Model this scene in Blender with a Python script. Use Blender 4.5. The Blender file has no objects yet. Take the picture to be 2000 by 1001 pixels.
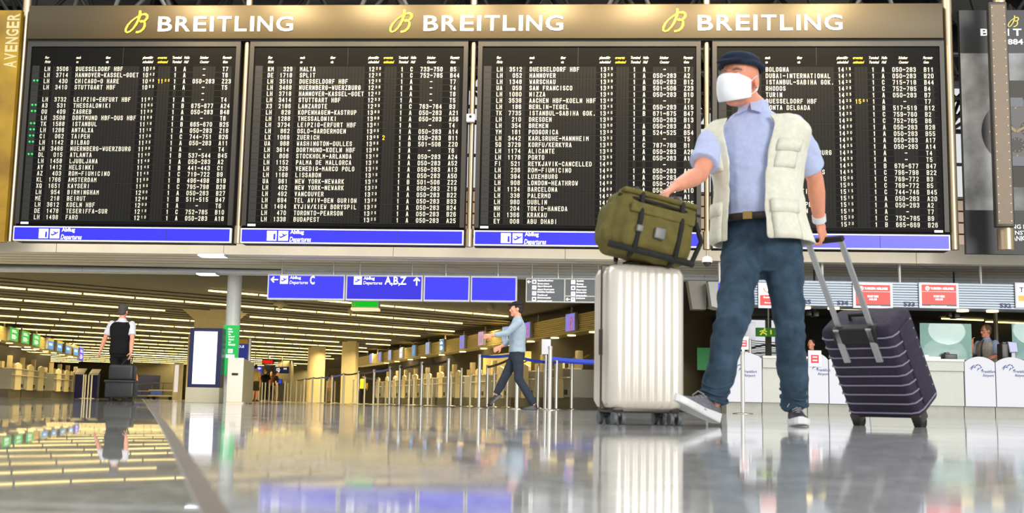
import bpy, math, random
from mathutils import Vector, Matrix, noise
random.seed(7)
C = bpy.context.scene.collection
PI = math.pi

# ---------------------------------------------------------------- camera, world, light, exposure
F_PX = 2250.0            # focal length in pixels of the 2000 x 1001 frame
CAM_H = 0.077
PITCH = math.atan(289.0 / F_PX)
ROLL = 0.019
CAM = Vector((0, 0, CAM_H))
_r = Vector((1, 0, 0)); _f = Vector((0, math.cos(PITCH), math.sin(PITCH))); _u = Vector((0, -math.sin(PITCH), math.cos(PITCH)))
R_ = _r * math.cos(ROLL) + _u * math.sin(ROLL)
U_ = _u * math.cos(ROLL) - _r * math.sin(ROLL)
cam_data = bpy.data.cameras.new('camera'); cam = bpy.data.objects.new('camera', cam_data); C.objects.link(cam)
cam.matrix_world = Matrix(((R_.x, U_.x, -_f.x, CAM.x), (R_.y, U_.y, -_f.y, CAM.y), (R_.z, U_.z, -_f.z, CAM.z), (0, 0, 0, 1)))
cam_data.sensor_width = 36.0
cam_data.lens = F_PX / 2000 * 36.0
cam_data.clip_start = 0.02; cam_data.clip_end = 400
cam_data.dof.use_dof = True
cam_data.dof.focus_distance = 17.0
cam_data.dof.aperture_fstop = 5.0
bpy.context.scene.camera = cam
vs = bpy.context.scene.view_settings
vs.view_transform = 'Standard'; vs.look = 'None'; vs.gamma = 1.0; vs.use_curve_mapping = False
vs.exposure = 0.0
bpy.context.scene.cycles.max_bounces = 7
bpy.context.scene.cycles.sample_clamp_indirect = 6.0

world = bpy.data.worlds.new('sky'); bpy.context.scene.world = world
world.use_nodes = True
wn = world.node_tree.nodes; wl = world.node_tree.links
bg = wn['Background']; bg.inputs[0].default_value = (0.94, 0.97, 1.0, 1); bg.inputs[1].default_value = 0.8

def lamp(name, kind, loc, target, energy, color, size=1.0, size_y=None, angle=None):
    d = bpy.data.lights.new(name, kind); d.energy = energy; d.color = color
    if kind == 'AREA':
        d.size = size
        if size_y: d.shape = 'RECTANGLE'; d.size_y = size_y
    if kind == 'SUN': d.angle = angle
    if kind == 'SPOT': d.spot_size = angle; d.spot_blend = 0.9; d.shadow_soft_size = size
    o = bpy.data.objects.new(name, d); C.objects.link(o); o.location = loc
    o.rotation_euler = (Vector(target) - Vector(loc)).to_track_quat('-Z', 'Y').to_euler()
    return o
SUN = lamp('sun', 'SUN', (8, -22, 4.6), (0, 0, 0), 1.9, (1.0, 0.98, 0.95), angle=math.radians(20))

lamp('overhead_fill_light', 'AREA', (0, 12.5, 9.6), (0, 12.5, 0), 2300, (1.0, .98, .95), 34, 9)  # added unseen fill: brightens the floor so its bounce lifts the gallery underside

# ---------------------------------------------------------------- pixel to place
def ray(px, py): return R_ * ((px - 1000) / F_PX) + U_ * ((500.5 - py) / F_PX) + _f
def P(px, py, Y):
    d = ray(px, py); return CAM + d * (Y / d.y)
def PZ(px, py, z):
    d = ray(px, py); return CAM + d * ((z - CAM_H) / d.z)
def horizon(px): return 789.5 + 0.019 * (px - 1000)
def ground(px, Y):                      # floor point under picture column px at distance Y
    y = horizon(px) + CAM_H * F_PX / Y
    p = P(px, y, Y); return Vector((p.x, Y, 0))

class Frame:                            # a local frame: origin in the world, turned about z
    def __init__(s, o, rot): s.o = Vector(o); s.rot = rot; s.m = Matrix.Translation(s.o) @ Matrix.Rotation(rot, 4, 'Z'); s.inv = s.m.inverted()
    def L(s, px, py, y=0.0):            # picture point on the frame's plane local y = const, in local coordinates
        d = (s.inv.to_3x3() @ ray(px, py)); c = s.inv @ CAM
        return c + d * ((y - c.y) / d.y)
    def w(s, v): return s.m @ Vector(v)
W = Frame((0, 0, 0), 0)

# ---------------------------------------------------------------- materials
def lin(c):
    return tuple(((v / 255) / 12.92 if v / 255 <= .04045 else ((v / 255 + .055) / 1.055) ** 2.4) for v in c)
MATS = {}
def mat(name, rgb, rough=.5, metal=0.0, emit=None, es=0.0, noise_amt=0.0, noise_scale=8.0, bump=0.0, spec=.5, alpha=1.0, trans=0.0, stretch=(1, 1, 1), coat=0.0):
    if name in MATS: return MATS[name]
    m = bpy.data.materials.new(name); m.use_nodes = True
    nt = m.node_tree; b = nt.nodes['Principled BSDF']
    col = lin(rgb) + (1,)
    b.inputs['Base Color'].default_value = col
    b.inputs['Roughness'].default_value = rough; b.inputs['Metallic'].default_value = metal
    b.inputs['Specular IOR Level'].default_value = spec
    b.inputs['Coat Weight'].default_value = coat
    b.inputs['Transmission Weight'].default_value = trans
    b.inputs['Alpha'].default_value = alpha
    if emit: b.inputs['Emission Color'].default_value = lin(emit) + (1,); b.inputs['Emission Strength'].default_value = es
    if noise_amt or bump:
        tc = nt.nodes.new('ShaderNodeTexCoord'); mp = nt.nodes.new('ShaderNodeMapping'); mp.inputs['Scale'].default_value = stretch
        n = nt.nodes.new('ShaderNodeTexNoise'); n.inputs['Scale'].default_value = noise_scale; n.inputs['Detail'].default_value = 5
        nt.links.new(tc.outputs['Object'], mp.inputs[0]); nt.links.new(mp.outputs[0], n.inputs['Vector'])
        if noise_amt:
            r = nt.nodes.new('ShaderNodeValToRGB')
            r.color_ramp.elements[0].position = .3; r.color_ramp.elements[1].position = .7
            r.color_ramp.elements[0].color = tuple(v * (1 - noise_amt) for v in col[:3]) + (1,)
            r.color_ramp.elements[1].color = tuple(min(1, v * (1 + noise_amt)) for v in col[:3]) + (1,)
            nt.links.new(n.outputs['Fac'], r.inputs[0]); nt.links.new(r.outputs[0], b.inputs['Base Color'])
        if bump:
            bp = nt.nodes.new('ShaderNodeBump'); bp.inputs['Strength'].default_value = bump; bp.inputs['Distance'].default_value = .01
            nt.links.new(n.outputs['Fac'], bp.inputs['Height']); nt.links.new(bp.outputs[0], b.inputs['Normal'])
    MATS[name] = m
    return m
def emis(name, rgb, s, base=(10, 10, 10)): return mat(name, base, .35, 0, emit=rgb, es=s, spec=.3)

# ---------------------------------------------------------------- mesh builder
class MB:
    def __init__(s): s.v = []; s.f = []; s.mi = []; s.sm = []
    def add(s, vs, fs, mi=0, smooth=False):
        k = len(s.v); s.v += [Vector(v) for v in vs]
        for f in fs: s.f.append(tuple(i + k for i in f)); s.mi.append(mi); s.sm.append(smooth)
    def box(s, x0, x1, y0, y1, z0, z1, mi=0):
        s.add([(x0, y0, z0), (x1, y0, z0), (x1, y1, z0), (x0, y1, z0), (x0, y0, z1), (x1, y0, z1), (x1, y1, z1), (x0, y1, z1)],
              [(0, 3, 2, 1), (4, 5, 6, 7), (0, 1, 5, 4), (1, 2, 6, 5), (2, 3, 7, 6), (3, 0, 4, 7)], mi)
        return s
    def rbox(s, x0, x1, y0, y1, z0, z1, r=.01, mi=0, n=3):     # box with edges rounded all over
        bx, by, bz = (x1 - x0) / 2, (y1 - y0) / 2, (z1 - z0) / 2
        r = min(r, bx * .99, by * .99, bz * .99); c = Vector(((x0 + x1) / 2, (y0 + y1) / 2, (z0 + z1) / 2))
        def ax(b):
            q = [-b + r - r * math.cos(PI / 2 * i / n) for i in range(n + 1)]
            return q + [-v for v in reversed(q)]
        g = 2 * n + 2; vs = []; fs = []; idx = {}
        X, Y, Z = ax(bx), ax(by), ax(bz)
        def vert(i, j, k):
            if (i, j, k) not in idx:
                p = Vector((X[i], Y[j], Z[k])); q = Vector((max(-bx + r, min(bx - r, p.x)), max(-by + r, min(by - r, p.y)), max(-bz + r, min(bz - r, p.z))))
                d = p - q
                if d.length > 1e-9: p = q + d.normalized() * r
                idx[(i, j, k)] = len(vs); vs.append(p + c)
            return idx[(i, j, k)]
        m = g - 1
        for a in range(m):
            for b in range(m):
                fs.append((vert(a, b, 0), vert(a, b + 1, 0), vert(a + 1, b + 1, 0), vert(a + 1, b, 0)))
                fs.append((vert(a, b, m), vert(a + 1, b, m), vert(a + 1, b + 1, m), vert(a, b + 1, m)))
                fs.append((vert(a, 0, b), vert(a + 1, 0, b), vert(a + 1, 0, b + 1), vert(a, 0, b + 1)))
                fs.append((vert(a, m, b), vert(a, m, b + 1), vert(a + 1, m, b + 1), vert(a + 1, m, b)))
                fs.append((vert(0, a, b), vert(0, a, b + 1), vert(0, a + 1, b + 1), vert(0, a + 1, b)))
                fs.append((vert(m, a, b), vert(m, a + 1, b), vert(m, a + 1, b + 1), vert(m, a, b + 1)))
        s.add(vs, fs, mi, True); return s
    def tube(s, pts, rad, n=12, mi=0, caps=True, side=None, ratio=1.0):
        pts = [Vector(p) for p in pts]; m = len(pts)
        if not hasattr(rad, '__len__'): rad = [rad] * m
        vs = []; fs = []; a = None
        for i, p in enumerate(pts):
            t = (pts[min(i + 1, m - 1)] - pts[max(i - 1, 0)]).normalized()
            if a is None:
                h = Vector(side) if side else (Vector((0, 0, 1)) if abs(t.z) < .9 else Vector((1, 0, 0)))
            else: h = a
            a = (h - t * h.dot(t)).normalized(); b = t.cross(a)
            for k in range(n):
                q = 2 * PI * k / n; vs.append(p + a * (rad[i] * math.cos(q)) + b * (rad[i] * ratio * math.sin(q)))
        for i in range(m - 1):
            for k in range(n):
                k2 = (k + 1) % n; fs.append((i * n + k, i * n + k2, (i + 1) * n + k2, (i + 1) * n + k))
        s.add(vs, fs, mi, True)
        if caps:
            s.add(vs[:n], [tuple(reversed(range(n)))], mi); s.add(vs[-n:], [tuple(range(n))], mi)
        return s
    def rings(s, rings, mi=0, caps=True, smooth=True):
        n = len(rings[0]); vs = [p for r in rings for p in r]; fs = []
        for i in range(len(rings) - 1):
            for k in range(n):
                k2 = (k + 1) % n; fs.append((i * n + k, i * n + k2, (i + 1) * n + k2, (i + 1) * n + k))
        if caps: fs.append(tuple(reversed(range(n)))); fs.append(tuple(range((len(rings) - 1) * n, len(rings) * n)))
        s.add(vs, fs, mi, smooth); return s
    def ell(s, c, ax, n=16, m=10, mi=0):                        # ellipsoid; ax = three half-axis vectors
        c = Vector(c); A, B, D = [Vector(a) for a in ax]; vs = []; fs = []
        for i in range(1, m):
            t = PI * i / m
            for k in range(n):
                q = 2 * PI * k / n; vs.append(c + A * (math.sin(t) * math.cos(q)) + B * (math.sin(t) * math.sin(q)) + D * math.cos(t))
        vs.append(c + D); vs.append(c - D); T = len(vs) - 2; Bm = T + 1
        for i in range(m - 2):
            for k in range(n):
                k2 = (k + 1) % n; fs.append((i * n + k, (i + 1) * n + k, (i + 1) * n + k2, i * n + k2))
        for k in range(n):
            k2 = (k + 1) % n; fs.append((T, k, k2)); fs.append((Bm, (m - 2) * n + k2, (m - 2) * n + k))
        s.add(vs, fs, mi, True); return s
    def sph(s, c, r, n=14, mi=0): return s.ell(c, ((r, 0, 0), (0, r, 0), (0, 0, r)), n, max(6, n // 2 + 2), mi)
    def poly(s, pts, mi=0): s.add(pts, [tuple(range(len(pts)))], mi); return s
    def prism(s, pts, d, mi=0):                                 # polygon pushed along vector d
        n = len(pts); a = [Vector(p) for p in pts]; b = [p + Vector(d) for p in a]
        fs = [tuple(range(n)), tuple(reversed(range(n, 2 * n)))] + [(i, i + n, (i + 1) % n + n, (i + 1) % n) for i in range(n)]
        s.add(a + b, fs, mi); return s
    def stroke(s, pts, w, y, mi=0):                             # flat ribbon in the local xz plane facing -y
        if not hasattr(w, '__len__'): w = [w] * len(pts)
        L = []; Rr = []
        for i, p in enumerate(pts):
            a = pts[max(i - 1, 0)]; b = pts[min(i + 1, len(pts) - 1)]; t = Vector((b[0] - a[0], b[1] - a[1])).normalized()
            L.append((p[0] - t.y * w[i] / 2, y, p[1] + t.x * w[i] / 2)); Rr.append((p[0] + t.y * w[i] / 2, y, p[1] - t.x * w[i] / 2))
        m = len(pts); s.add(L + Rr, [(i, i + 1, m + i + 1, m + i) for i in range(m - 1)], mi); return s
    def rect(s, x0, x1, z0, z1, y, mi=0): s.add([(x0, y, z0), (x1, y, z0), (x1, y, z1), (x0, y, z1)], [(0, 1, 2, 3)], mi); return s
    def build(s, name, mats, parent=None, org=None, rot=None, loc=None):
        me = bpy.data.meshes.new(name)
        o0 = Vector(org) if org is not None else (Vector(ORG.get(parent.name, (0, 0, 0))) if parent else Vector((0, 0, 0)))
        me.from_pydata([v - o0 for v in s.v], [], s.f)
        me.polygons.foreach_set('use_smooth', s.sm)
        if not isinstance(mats, (list, tuple)): mats = [mats]
        for m in mats: me.materials.append(m)
        if len(mats) > 1: me.polygons.foreach_set('material_index', s.mi)
        me.update()
        o = bpy.data.objects.new(name, me); C.objects.link(o)
        if parent: o.parent = parent; ORG[o.name] = o0
        return o
ORG = {}
def props(o, label, cat, group=None, kind=None):
    if label: o['label'] = label
    if cat: o['category'] = cat
    if group: o['group'] = group
    if kind: o['kind'] = kind
    return o
def thing(name, label, cat, fr=W, org=(0, 0, 0), group=None):   # an Empty at the thing's base; parts are written in the frame's coordinates
    o = bpy.data.objects.new(name, None); C.objects.link(o); o.empty_display_size = .1
    o.location = fr.w(org); o.rotation_euler = (0, 0, fr.rot); ORG[o.name] = Vector(org)
    return props(o, label, cat, group)
def single(mb, name, mats, label, cat, fr=W, org=(0, 0, 0), group=None, kind=None):   # a thing that is one mesh
    o = mb.build(name, mats, None, org); o.location = fr.w(org); o.rotation_euler = (0, 0, fr.rot)
    return props(o, label, cat, group, kind)
def struct(mb, name, mats, fr=W, org=(0, 0, 0)):
    o = mb.build(name, mats, None, org); o.location = fr.w(org); o.rotation_euler = (0, 0, fr.rot); o['kind'] = 'structure'; return o
def copy_tree(o, loc, label=None, rotz=None):
    r = o.copy(); C.objects.link(r); r.location = loc
    if label: r['label'] = label
    if rotz is not None: r.rotation_euler = (0, 0, rotz)
    for ch in o.children:
        c = ch.copy(); C.objects.link(c); c.parent = r
        for g in ch.children:
            d = g.copy(); C.objects.link(d); d.parent = c
    return r

# ---------------------------------------------------------------- lettering
_TX = {}
def glyphs(sx, bold=0.0, res=2):
    key = (sx, bold, res)
    if key not in _TX:
        cu = bpy.data.curves.new('lettering', 'FONT'); cu.body = sx; cu.size = 1.0; cu.resolution_u = res; cu.offset = bold
        cu.fill_mode = 'FRONT'
        ob = bpy.data.objects.new('lettering', cu)
        me = bpy.data.meshes.new_from_object(ob)
        v = [(p.co.x, p.co.y) for p in me.vertices]; f = [tuple(p.vertices) for p in me.polygons]
        f = [t if sum(v[t[i]][0] * v[t[(i + 1) % len(t)]][1] - v[t[(i + 1) % len(t)]][0] * v[t[i]][1] for i in range(len(t))) > 0 else tuple(reversed(t)) for t in f]
        bpy.data.objects.remove(ob); bpy.data.curves.remove(cu); bpy.data.meshes.remove(me)
        _TX[key] = (v, f)
    return _TX[key]
def text_fit(mb, sx, x0, z0, x1, z1, y, mi=0, shear=0.0, bold=0.0, res=2):       # letters filling the box x0..x1, z0..z1 on local y
    v, f = glyphs(sx, bold, res)
    if not v: return
    a = min(p[0] for p in v); b = max(p[0] for p in v); c = min(p[1] for p in v); d = max(p[1] for p in v)
    kx = (x1 - x0) / max(b - a, 1e-6); kz = (z1 - z0) / max(d - c, 1e-6)
    mb.add([(x0 + (p[0] - a) * kx + shear * (p[1] - c) * kz, y, z0 + (p[1] - c) * kz) for p in v], f, mi)
def text_at(mb, sx, x, z, h, y, mi=0, shear=0.0, bold=0.0, wide=1.0, align=0, res=2):    # cap height h, baseline z; align 0 left .5 middle 1 right
    v, f = glyphs(sx, bold, res)
    if not v: return
    k = h / .727; a = min(p[0] for p in v); b = max(p[0] for p in v); off = -(a + (b - a) * align) * k * wide
    mb.add([(x + off + p[0] * k * wide + shear * p[1] * k, y, z + p[1] * k) for p in v], f, mi)
def bake(o, *mods):                       # apply (type, settings) modifiers in order
    for t, st in mods:
        m = o.modifiers.new(t.lower(), t)
        for k, val in st.items(): setattr(m, k, val)
    dg = bpy.context.evaluated_depsgraph_get(); dg.update()
    me = bpy.data.meshes.new_from_object(o.evaluated_get(dg), depsgraph=dg)
    old = o.data; mats = list(old.materials)
    o.modifiers.clear(); o.data = me; me.name = o.name
    if not me.materials:
        for m in mats: me.materials.append(m)
    bpy.data.meshes.remove(old)
    return o
# ---------------------------------------------------------------- the floor: polished stone, dipping a finger's width towards the front
SEAM0, SEAM1 = (-.245, 1.0), (-2.02, 6.6)
SD = Vector((SEAM1[0] - SEAM0[0], SEAM1[1] - SEAM0[1], 0)).normalized(); SN = Vector((SD.y, -SD.x, 0))
def floor_z(y):
    t = max(0, min(6.5, 4.8 - y)); return -.0135 * t * t / 7.6
def floor_mat(name, rgb, r0, r1, sp):
    m = mat(name, rgb, .1, spec=sp); nt = m.node_tree; b = nt.nodes['Principled BSDF']
    tc = nt.nodes.new('ShaderNodeTexCoord')
    n1 = nt.nodes.new('ShaderNodeTexNoise'); n1.inputs['Scale'].default_value = 26; n1.inputs['Detail'].default_value = 8; n1.inputs['Roughness'].default_value = .75
    n2 = nt.nodes.new('ShaderNodeTexNoise'); n2.inputs['Scale'].default_value = 2.2; n2.inputs['Detail'].default_value = 3
    for n in (n1, n2): nt.links.new(tc.outputs['Object'], n.inputs['Vector'])
    r = nt.nodes.new('ShaderNodeValToRGB'); c = lin(rgb)
    r.color_ramp.elements[0].position = .34; r.color_ramp.elements[1].position = .66
    r.color_ramp.elements[0].color = tuple(v * .6 for v in c) + (1,); r.color_ramp.elements[1].color = tuple(v * 1.35 for v in c) + (1,)
    nt.links.new(n1.outputs['Fac'], r.inputs[0]); nt.links.new(r.outputs[0], b.inputs['Base Color'])
    mr = nt.nodes.new('ShaderNodeMapRange'); mr.inputs['From Min'].default_value = .35; mr.inputs['From Max'].default_value = .65
    mr.inputs['To Min'].default_value = r0; mr.inputs['To Max'].default_value = r1
    nt.links.new(n2.outputs['Fac'], mr.inputs[0]); nt.links.new(mr.outputs[0], b.inputs['Roughness'])
    return m
FL_A = floor_mat('polished_stone_dark', (186, 186, 178), .014, .03, .28)
FL_B = floor_mat('polished_stone_light', (194, 194, 192), .04, .09, .18)
m = MB()
ys = [-8, -3, -1.7] + [-1 + .2 * i for i in range(30)] + [5.2, 7, 10, 15, 22, 35, 60, 95]
def sx(y): return SEAM0[0] + (y - SEAM0[1]) * SD.x / SD.y
for a, b in zip(ys[:-1], ys[1:]):
    for (xa, xb, mi) in ((lambda y: -75, lambda y: sx(y) - .013, 0), (lambda y: sx(y) + .013, lambda y: 55, 1)):
        n = 1
        m.add([(xa(a), a, floor_z(a)), (xb(a), a, floor_z(a)), (xb(b), b, floor_z(b)), (xa(b), b, floor_z(b))], [(0, 1, 2, 3)], mi)
struct(m, 'floor', [FL_A, FL_B])
m = MB()
for a, b in zip(ys[:-1], ys[1:]):
    e = .0015
    m.add([(sx(a) - .013, a, floor_z(a) + e), (sx(a) + .013, a, floor_z(a) + e), (sx(b) + .013, b, floor_z(b) + e), (sx(b) - .013, b, floor_z(b) + e)], [(0, 1, 2, 3)])
o = struct(m, 'trim_1', mat('joint_strip', (112, 100, 86), .4, .4, noise_amt=.2, noise_scale=40))

# ---------------------------------------------------------------- the gallery edge under the boards (frame Z)
AL_M = -math.radians(2.7)
zp = P(960, 503, 20.2); Z = Frame((zp.x, zp.y, 0), AL_M); ZB = zp.z          # ZB: height of the gallery's lower edge
PANEL = mat('gallery_panel_beige', (214, 206, 190), .55, noise_amt=.06, noise_scale=1.5)
SOFFIT = mat('gallery_soffit', (222, 216, 202), .6, noise_amt=.05)
BEAMC = mat('beam_grey_blue', (218, 222, 228), .5, noise_amt=.05)
DARK = mat('dark_void', (24, 23, 21), .8)
JOINT = mat('panel_joint', (96, 90, 80), .7)
m = MB(); m.box(-34, 26, 0, 9.0, ZB, ZB + .34); struct(m, 'floor_gallery', PANEL, Z)
m = MB()
for x in [-17 + 3.05 * i for i in range(12)]:
    m.box(x - .004, x + .004, -.003, 0, ZB, ZB + .34)
    m.add([(x - .006, .05, ZB - .002), (x + .006, .05, ZB - .002), (x + 1.306, 2.1, ZB - .002), (x + 1.294, 2.1, ZB - .002)], [(0, 3, 2, 1)])
for y in (.35, .7, 1.1, 1.5): m.box(-34, 26, y, y + .012, ZB - .004, ZB)
struct(m, 'trim_2', JOINT, Z)
YB = 2.2
zb = Z.L(700, 537, YB).z
m = MB(); m.box(-34, 26, YB, YB + .35, zb, ZB); m.box(-34, 26, YB - .03, YB, zb + .02, zb + .05); struct(m, 'beam_1', BEAMC, Z)
m = MB()
for x in [-16.5 + 4.1 * i for i in range(9)]: m.box(x, x + .008, YB - .004, YB, zb, ZB - .01)
struct(m, 'trim_3', JOINT, Z)
WHITE_L = emis('lamp_white', (240, 245, 255), 3.0)
a, b = Z.L(387, 496, .02), Z.L(440, 496, .02)
m = MB(); m.box(a.x, b.x, -.03, .25, ZB - .035, ZB + .02, 0); m.box(a.x + .02, b.x - .02, -.034, .24, ZB - .038, ZB - .004, 1)
single(m, 'ceiling_light', [mat('lamp_frame', (200, 200, 200), .4), WHITE_L], 'bright white recessed lamp on the edge of the beige gallery below the first board', 'lamp', Z, (a.x, 0, ZB))
a, b = Z.L(383, 539, YB), Z.L(424, 539, YB)
m = MB(); m.box(a.x, b.x, YB - .06, YB + .2, zb - .03, zb, 0); m.box(a.x + .02, b.x - .02, YB - .064, YB + .19, zb - .034, zb - .006, 1)
single(m, 'ceiling_light', [MATS['lamp_frame'], WHITE_L], 'white lamp under the grey beam beside the round column', 'lamp', Z, (a.x, YB, zb))

# ---------------------------------------------------------------- the low hall behind: ceiling, walls
HC = 2.62
m = MB(); m.box(-60, 5.8, 22.6, 92, HC, HC + .1); m.box(5.8, 40, 22.6, 32.2, HC, HC + .1)
CEIL = mat('hall_ceiling_dark', (66, 60, 44), .75, noise_amt=.15, noise_scale=.6)
struct(m, 'ceiling', CEIL)
LDIR = Vector((math.sin(math.radians(48.5)), math.cos(math.radians(48.5)), 0)); LNRM = Vector((LDIR.y, -LDIR.x, 0))
SLAT = mat('ceiling_slat', (84, 78, 62), .5)
m = MB()
for k in range(70):                       # the ceiling's long slats, running with the tubes
    q = Vector((-11.87, 24.5, 0)) + Vector((-.406, .914, 0)) * (k * .88) - LDIR * 45
    e = q + LDIR * 120; w = LNRM * .03
    if q.y < 23.1: q = q + LDIR * ((23.1 - q.y) / LDIR.y)
    if e.y > 88: e = e + LDIR * ((88 - e.y) / LDIR.y)
    if e.y <= q.y: continue
    m.add([q - w + Vector((0, 0, HC - .03)), q + w + Vector((0, 0, HC - .03)), e + w + Vector((0, 0, HC - .03)), e - w + Vector((0, 0, HC - .03)),
           q - w + Vector((0, 0, HC)), q + w + Vector((0, 0, HC)), e + w + Vector((0, 0, HC)), e - w + Vector((0, 0, HC))], [(0, 1, 2, 3), (0, 4, 5, 1), (3, 2, 6, 7), (1, 5, 6, 2), (0, 3, 7, 4)])
struct(m, 'trim_4', SLAT)
WALL = mat('hall_wall_olive', (96, 88, 62), .7, noise_amt=.1)
WALLD = mat('hall_wall_dark', (44, 42, 36), .7, noise_amt=.15)
m = MB(); m.box(-60, 5.8, 90, 90.3, 0, HC); struct(m, 'wall_back', WALL)
m = MB(); m.box(-60, -59.7, 22.6, 90, 0, HC); struct(m, 'wall_left', WALLD)
# right part: a dark wall with a window
wy = 32.0
x0, x1 = P(1448, 660, wy).x, P(1532, 660, wy).x; z1 = P(1490, 620, wy).z; z0 = .05
m = MB(); m.box(5.8, x0, wy, wy + .2, 0, HC); m.box(x1, 40, wy, wy + .2, 0, HC); m.box(x0, x1, wy, wy + .2, z1, HC); m.box(x0, x1, wy, wy + .2, 0, z0)
struct(m, 'wall_right', WALLD)
m = MB(); f = .06
m.box(x0, x0 + f, wy - .05, wy + .1, z0, z1); m.box(x1 - f, x1, wy - .05, wy + .1, z0, z1); m.box(x0, x1, wy - .05, wy + .1, z1 - f, z1)
xm = P(1501, 660, wy).x; m.box(xm - .07, xm + .07, wy - .06, wy + .1, z0, z1)
struct(m, 'window_1', mat('window_frame', (120, 116, 104), .5))
m = MB(); m.tube([P(1455, 684, wy + .8), P(1478, 676, wy + .8), P(1500, 672, wy + .8), P(1530, 678, wy + .8)], .03, 6); m.tube([(xm, wy + .8, 0), P(1500, 672, wy + .8)], .03, 6); m.tube([P(1455, 692, wy + .8), P(1490, 688, wy + .8), P(1530, 690, wy + .8)], .02, 6)
single(m, 'railing', MATS['window_frame'], 'thin curved railing outside the bright window behind the check-in desk', 'railing', W, (xm, wy + .8, 0))
m = MB(); m.box(5.6, 5.8, 32, 90, 0, HC); struct(m, 'wall_middle', WALLD)

# ---------------------------------------------------------------- upper hall behind the boards: space frame roof, windows, louvres
ROOFZ = 8.6
m = MB(); m.box(-45, 45, 21, 29.7, ROOFZ, ROOFZ + .2); struct(m, 'ceiling_upper', mat('roof_panel_grey', (128, 130, 132), .6, noise_amt=.2, noise_scale=.5))
BAR = mat('space_frame_dark', (46, 46, 46), .5, .3); BARL = mat('space_frame_light', (150, 148, 142), .45, .4)
m = MB(); st = 1.6; zl = 7.15
nx, ny = 26, 5
for i in range(nx):
    for j in range(ny):
        bx, by = -21 + i * st, 22.2 + j * st
        b = Vector((bx, by, zl))
        m.tube([b, b + Vector((st, 0, 0))], .05, 5, 0, False); m.tube([b, b + Vector((0, st, 0))], .05, 5, 0, False)
        for dx in (-.5, .5):
            for dy in (-.5, .5):
                m.tube([b, b + Vector((dx * st, dy * st, ROOFZ - zl))], .045, 5, 1 if (i + j + (dx > 0)) % 3 == 0 else 0, False)
        m.sph(b, .09, 6)
        # dark folded coffer panels between the bars
        t = [b + Vector((dx * st, dy * st, ROOFZ - zl)) for dx, dy in ((-.5, -.5), (.5, -.5), (.5, .5), (-.5, .5))]
        if (i * 7 + j * 3) % 5 < 2: m.add([b + Vector((0, .06, .06)), t[2], t[3]], [(0, 1, 2)], 0)
        if (i * 5 + j) % 4 == 1: m.add([b + Vector((.06, 0, .06)), t[1], t[2]], [(0, 1, 2)], 0)
struct(m, 'ceiling_truss', [BAR, BARL])
m = MB()
gz = ZB + .34
wyb = 29.5
LOUV = mat('louvre_beige', (186, 164, 146), .55)
m.box(-30, 30, wyb, wyb + .1, gz, gz + .45, 1)
for k in range(7): m.box(-30, 30, wyb - .05, wyb + .1, gz + .5 + k * .3, gz + .76 + k * .3, 0)
m.box(-30, 30, wyb + .1, wyb + .2, gz, gz + 2.6, 1)
struct(m, 'wall_upper', [LOUV, DARK])
m = MB()
wz0, wz1 = gz + 2.6, ROOFZ
for i in range(28):
    x = -30 + i * 2.2; m.box(x - .04, x + .04, wyb, wyb + .1, wz0, wz1)
for zz in (wz0, wz0 + .9, wz0 + 1.8): m.box(-30, 30, wyb, wyb + .1, zz, zz + .07)
for i in range(27):
    x = -30 + i * 2.2; m.tube([(x, wyb - .2, wz1 - .1), (x + 1.1, wyb - .2, wz1 - 1.3), (x + 2.2, wyb - .2, wz1 - .1)], .05, 5, 0)
struct(m, 'window_2', BAR)
# ---------------------------------------------------------------- the departure boards (frame B)
bp_ = P(960, 280, 19.3); B = Frame((bp_.x, bp_.y, 0), -math.radians(3.6))
def bl(px, py, y=0.0): return B.L(px, py, y)
BLACK = mat('board_black', (10, 10, 9), .55, spec=.08, noise_amt=.05, noise_scale=3)
FRAME_M = mat('board_frame_bronze', (46, 43, 38), .45, .2, noise_amt=.06, noise_scale=2)
CREAM = mat('flap_letter_cream', (212, 207, 190), .6, spec=.2)
CELL = mat('flap_cell', (26, 25, 23), .6, spec=.12)
AMBER = mat('flap_letter_amber', (248, 178, 20), .5)
LEDG = emis('status_green', (40, 255, 110), 1.6)
STEEL = mat('brushed_steel', (176, 158, 126), .34, .92, noise_amt=.05, noise_scale=6, stretch=(1, 1, .05))
STRIPE = [emis('strip_blue', (52, 50, 232), 1.0, (20, 20, 90)), emis('strip_blue_pale', (98, 92, 240), 1.0, (40, 40, 110))]
LBORD = mat('strip_border_light', (215, 215, 228), .4)
SIGNW = emis('sign_white', (248, 248, 255), .95, (240, 240, 240))
zt, zbn = bl(960, 12).z, bl(960, 79).z
z_strip1, z_strip0 = bl(960, 451).z, bl(960, 480).z
edges = [(bl(a, 463).x, bl(b, 463).x) for a, b in ((29, 453), (472, 906), (926, 1369), (1392, 1853))]
r0, r1 = bl(110, 135.5).z, bl(80, 424).z
pitch = (r0 - r1) / 24
e0 = edges[0][0]
def off(px): return bl(px, 136).x - e0
COL = dict(code=off(88), num=off(136), dest=off(149), time=off(280), est=off(310), term=off(344), hall=off(362), cnt=off(378), gate=off(435))
CP = off(155.2) - off(149)                       # width of one flap
CHH = .080
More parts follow.
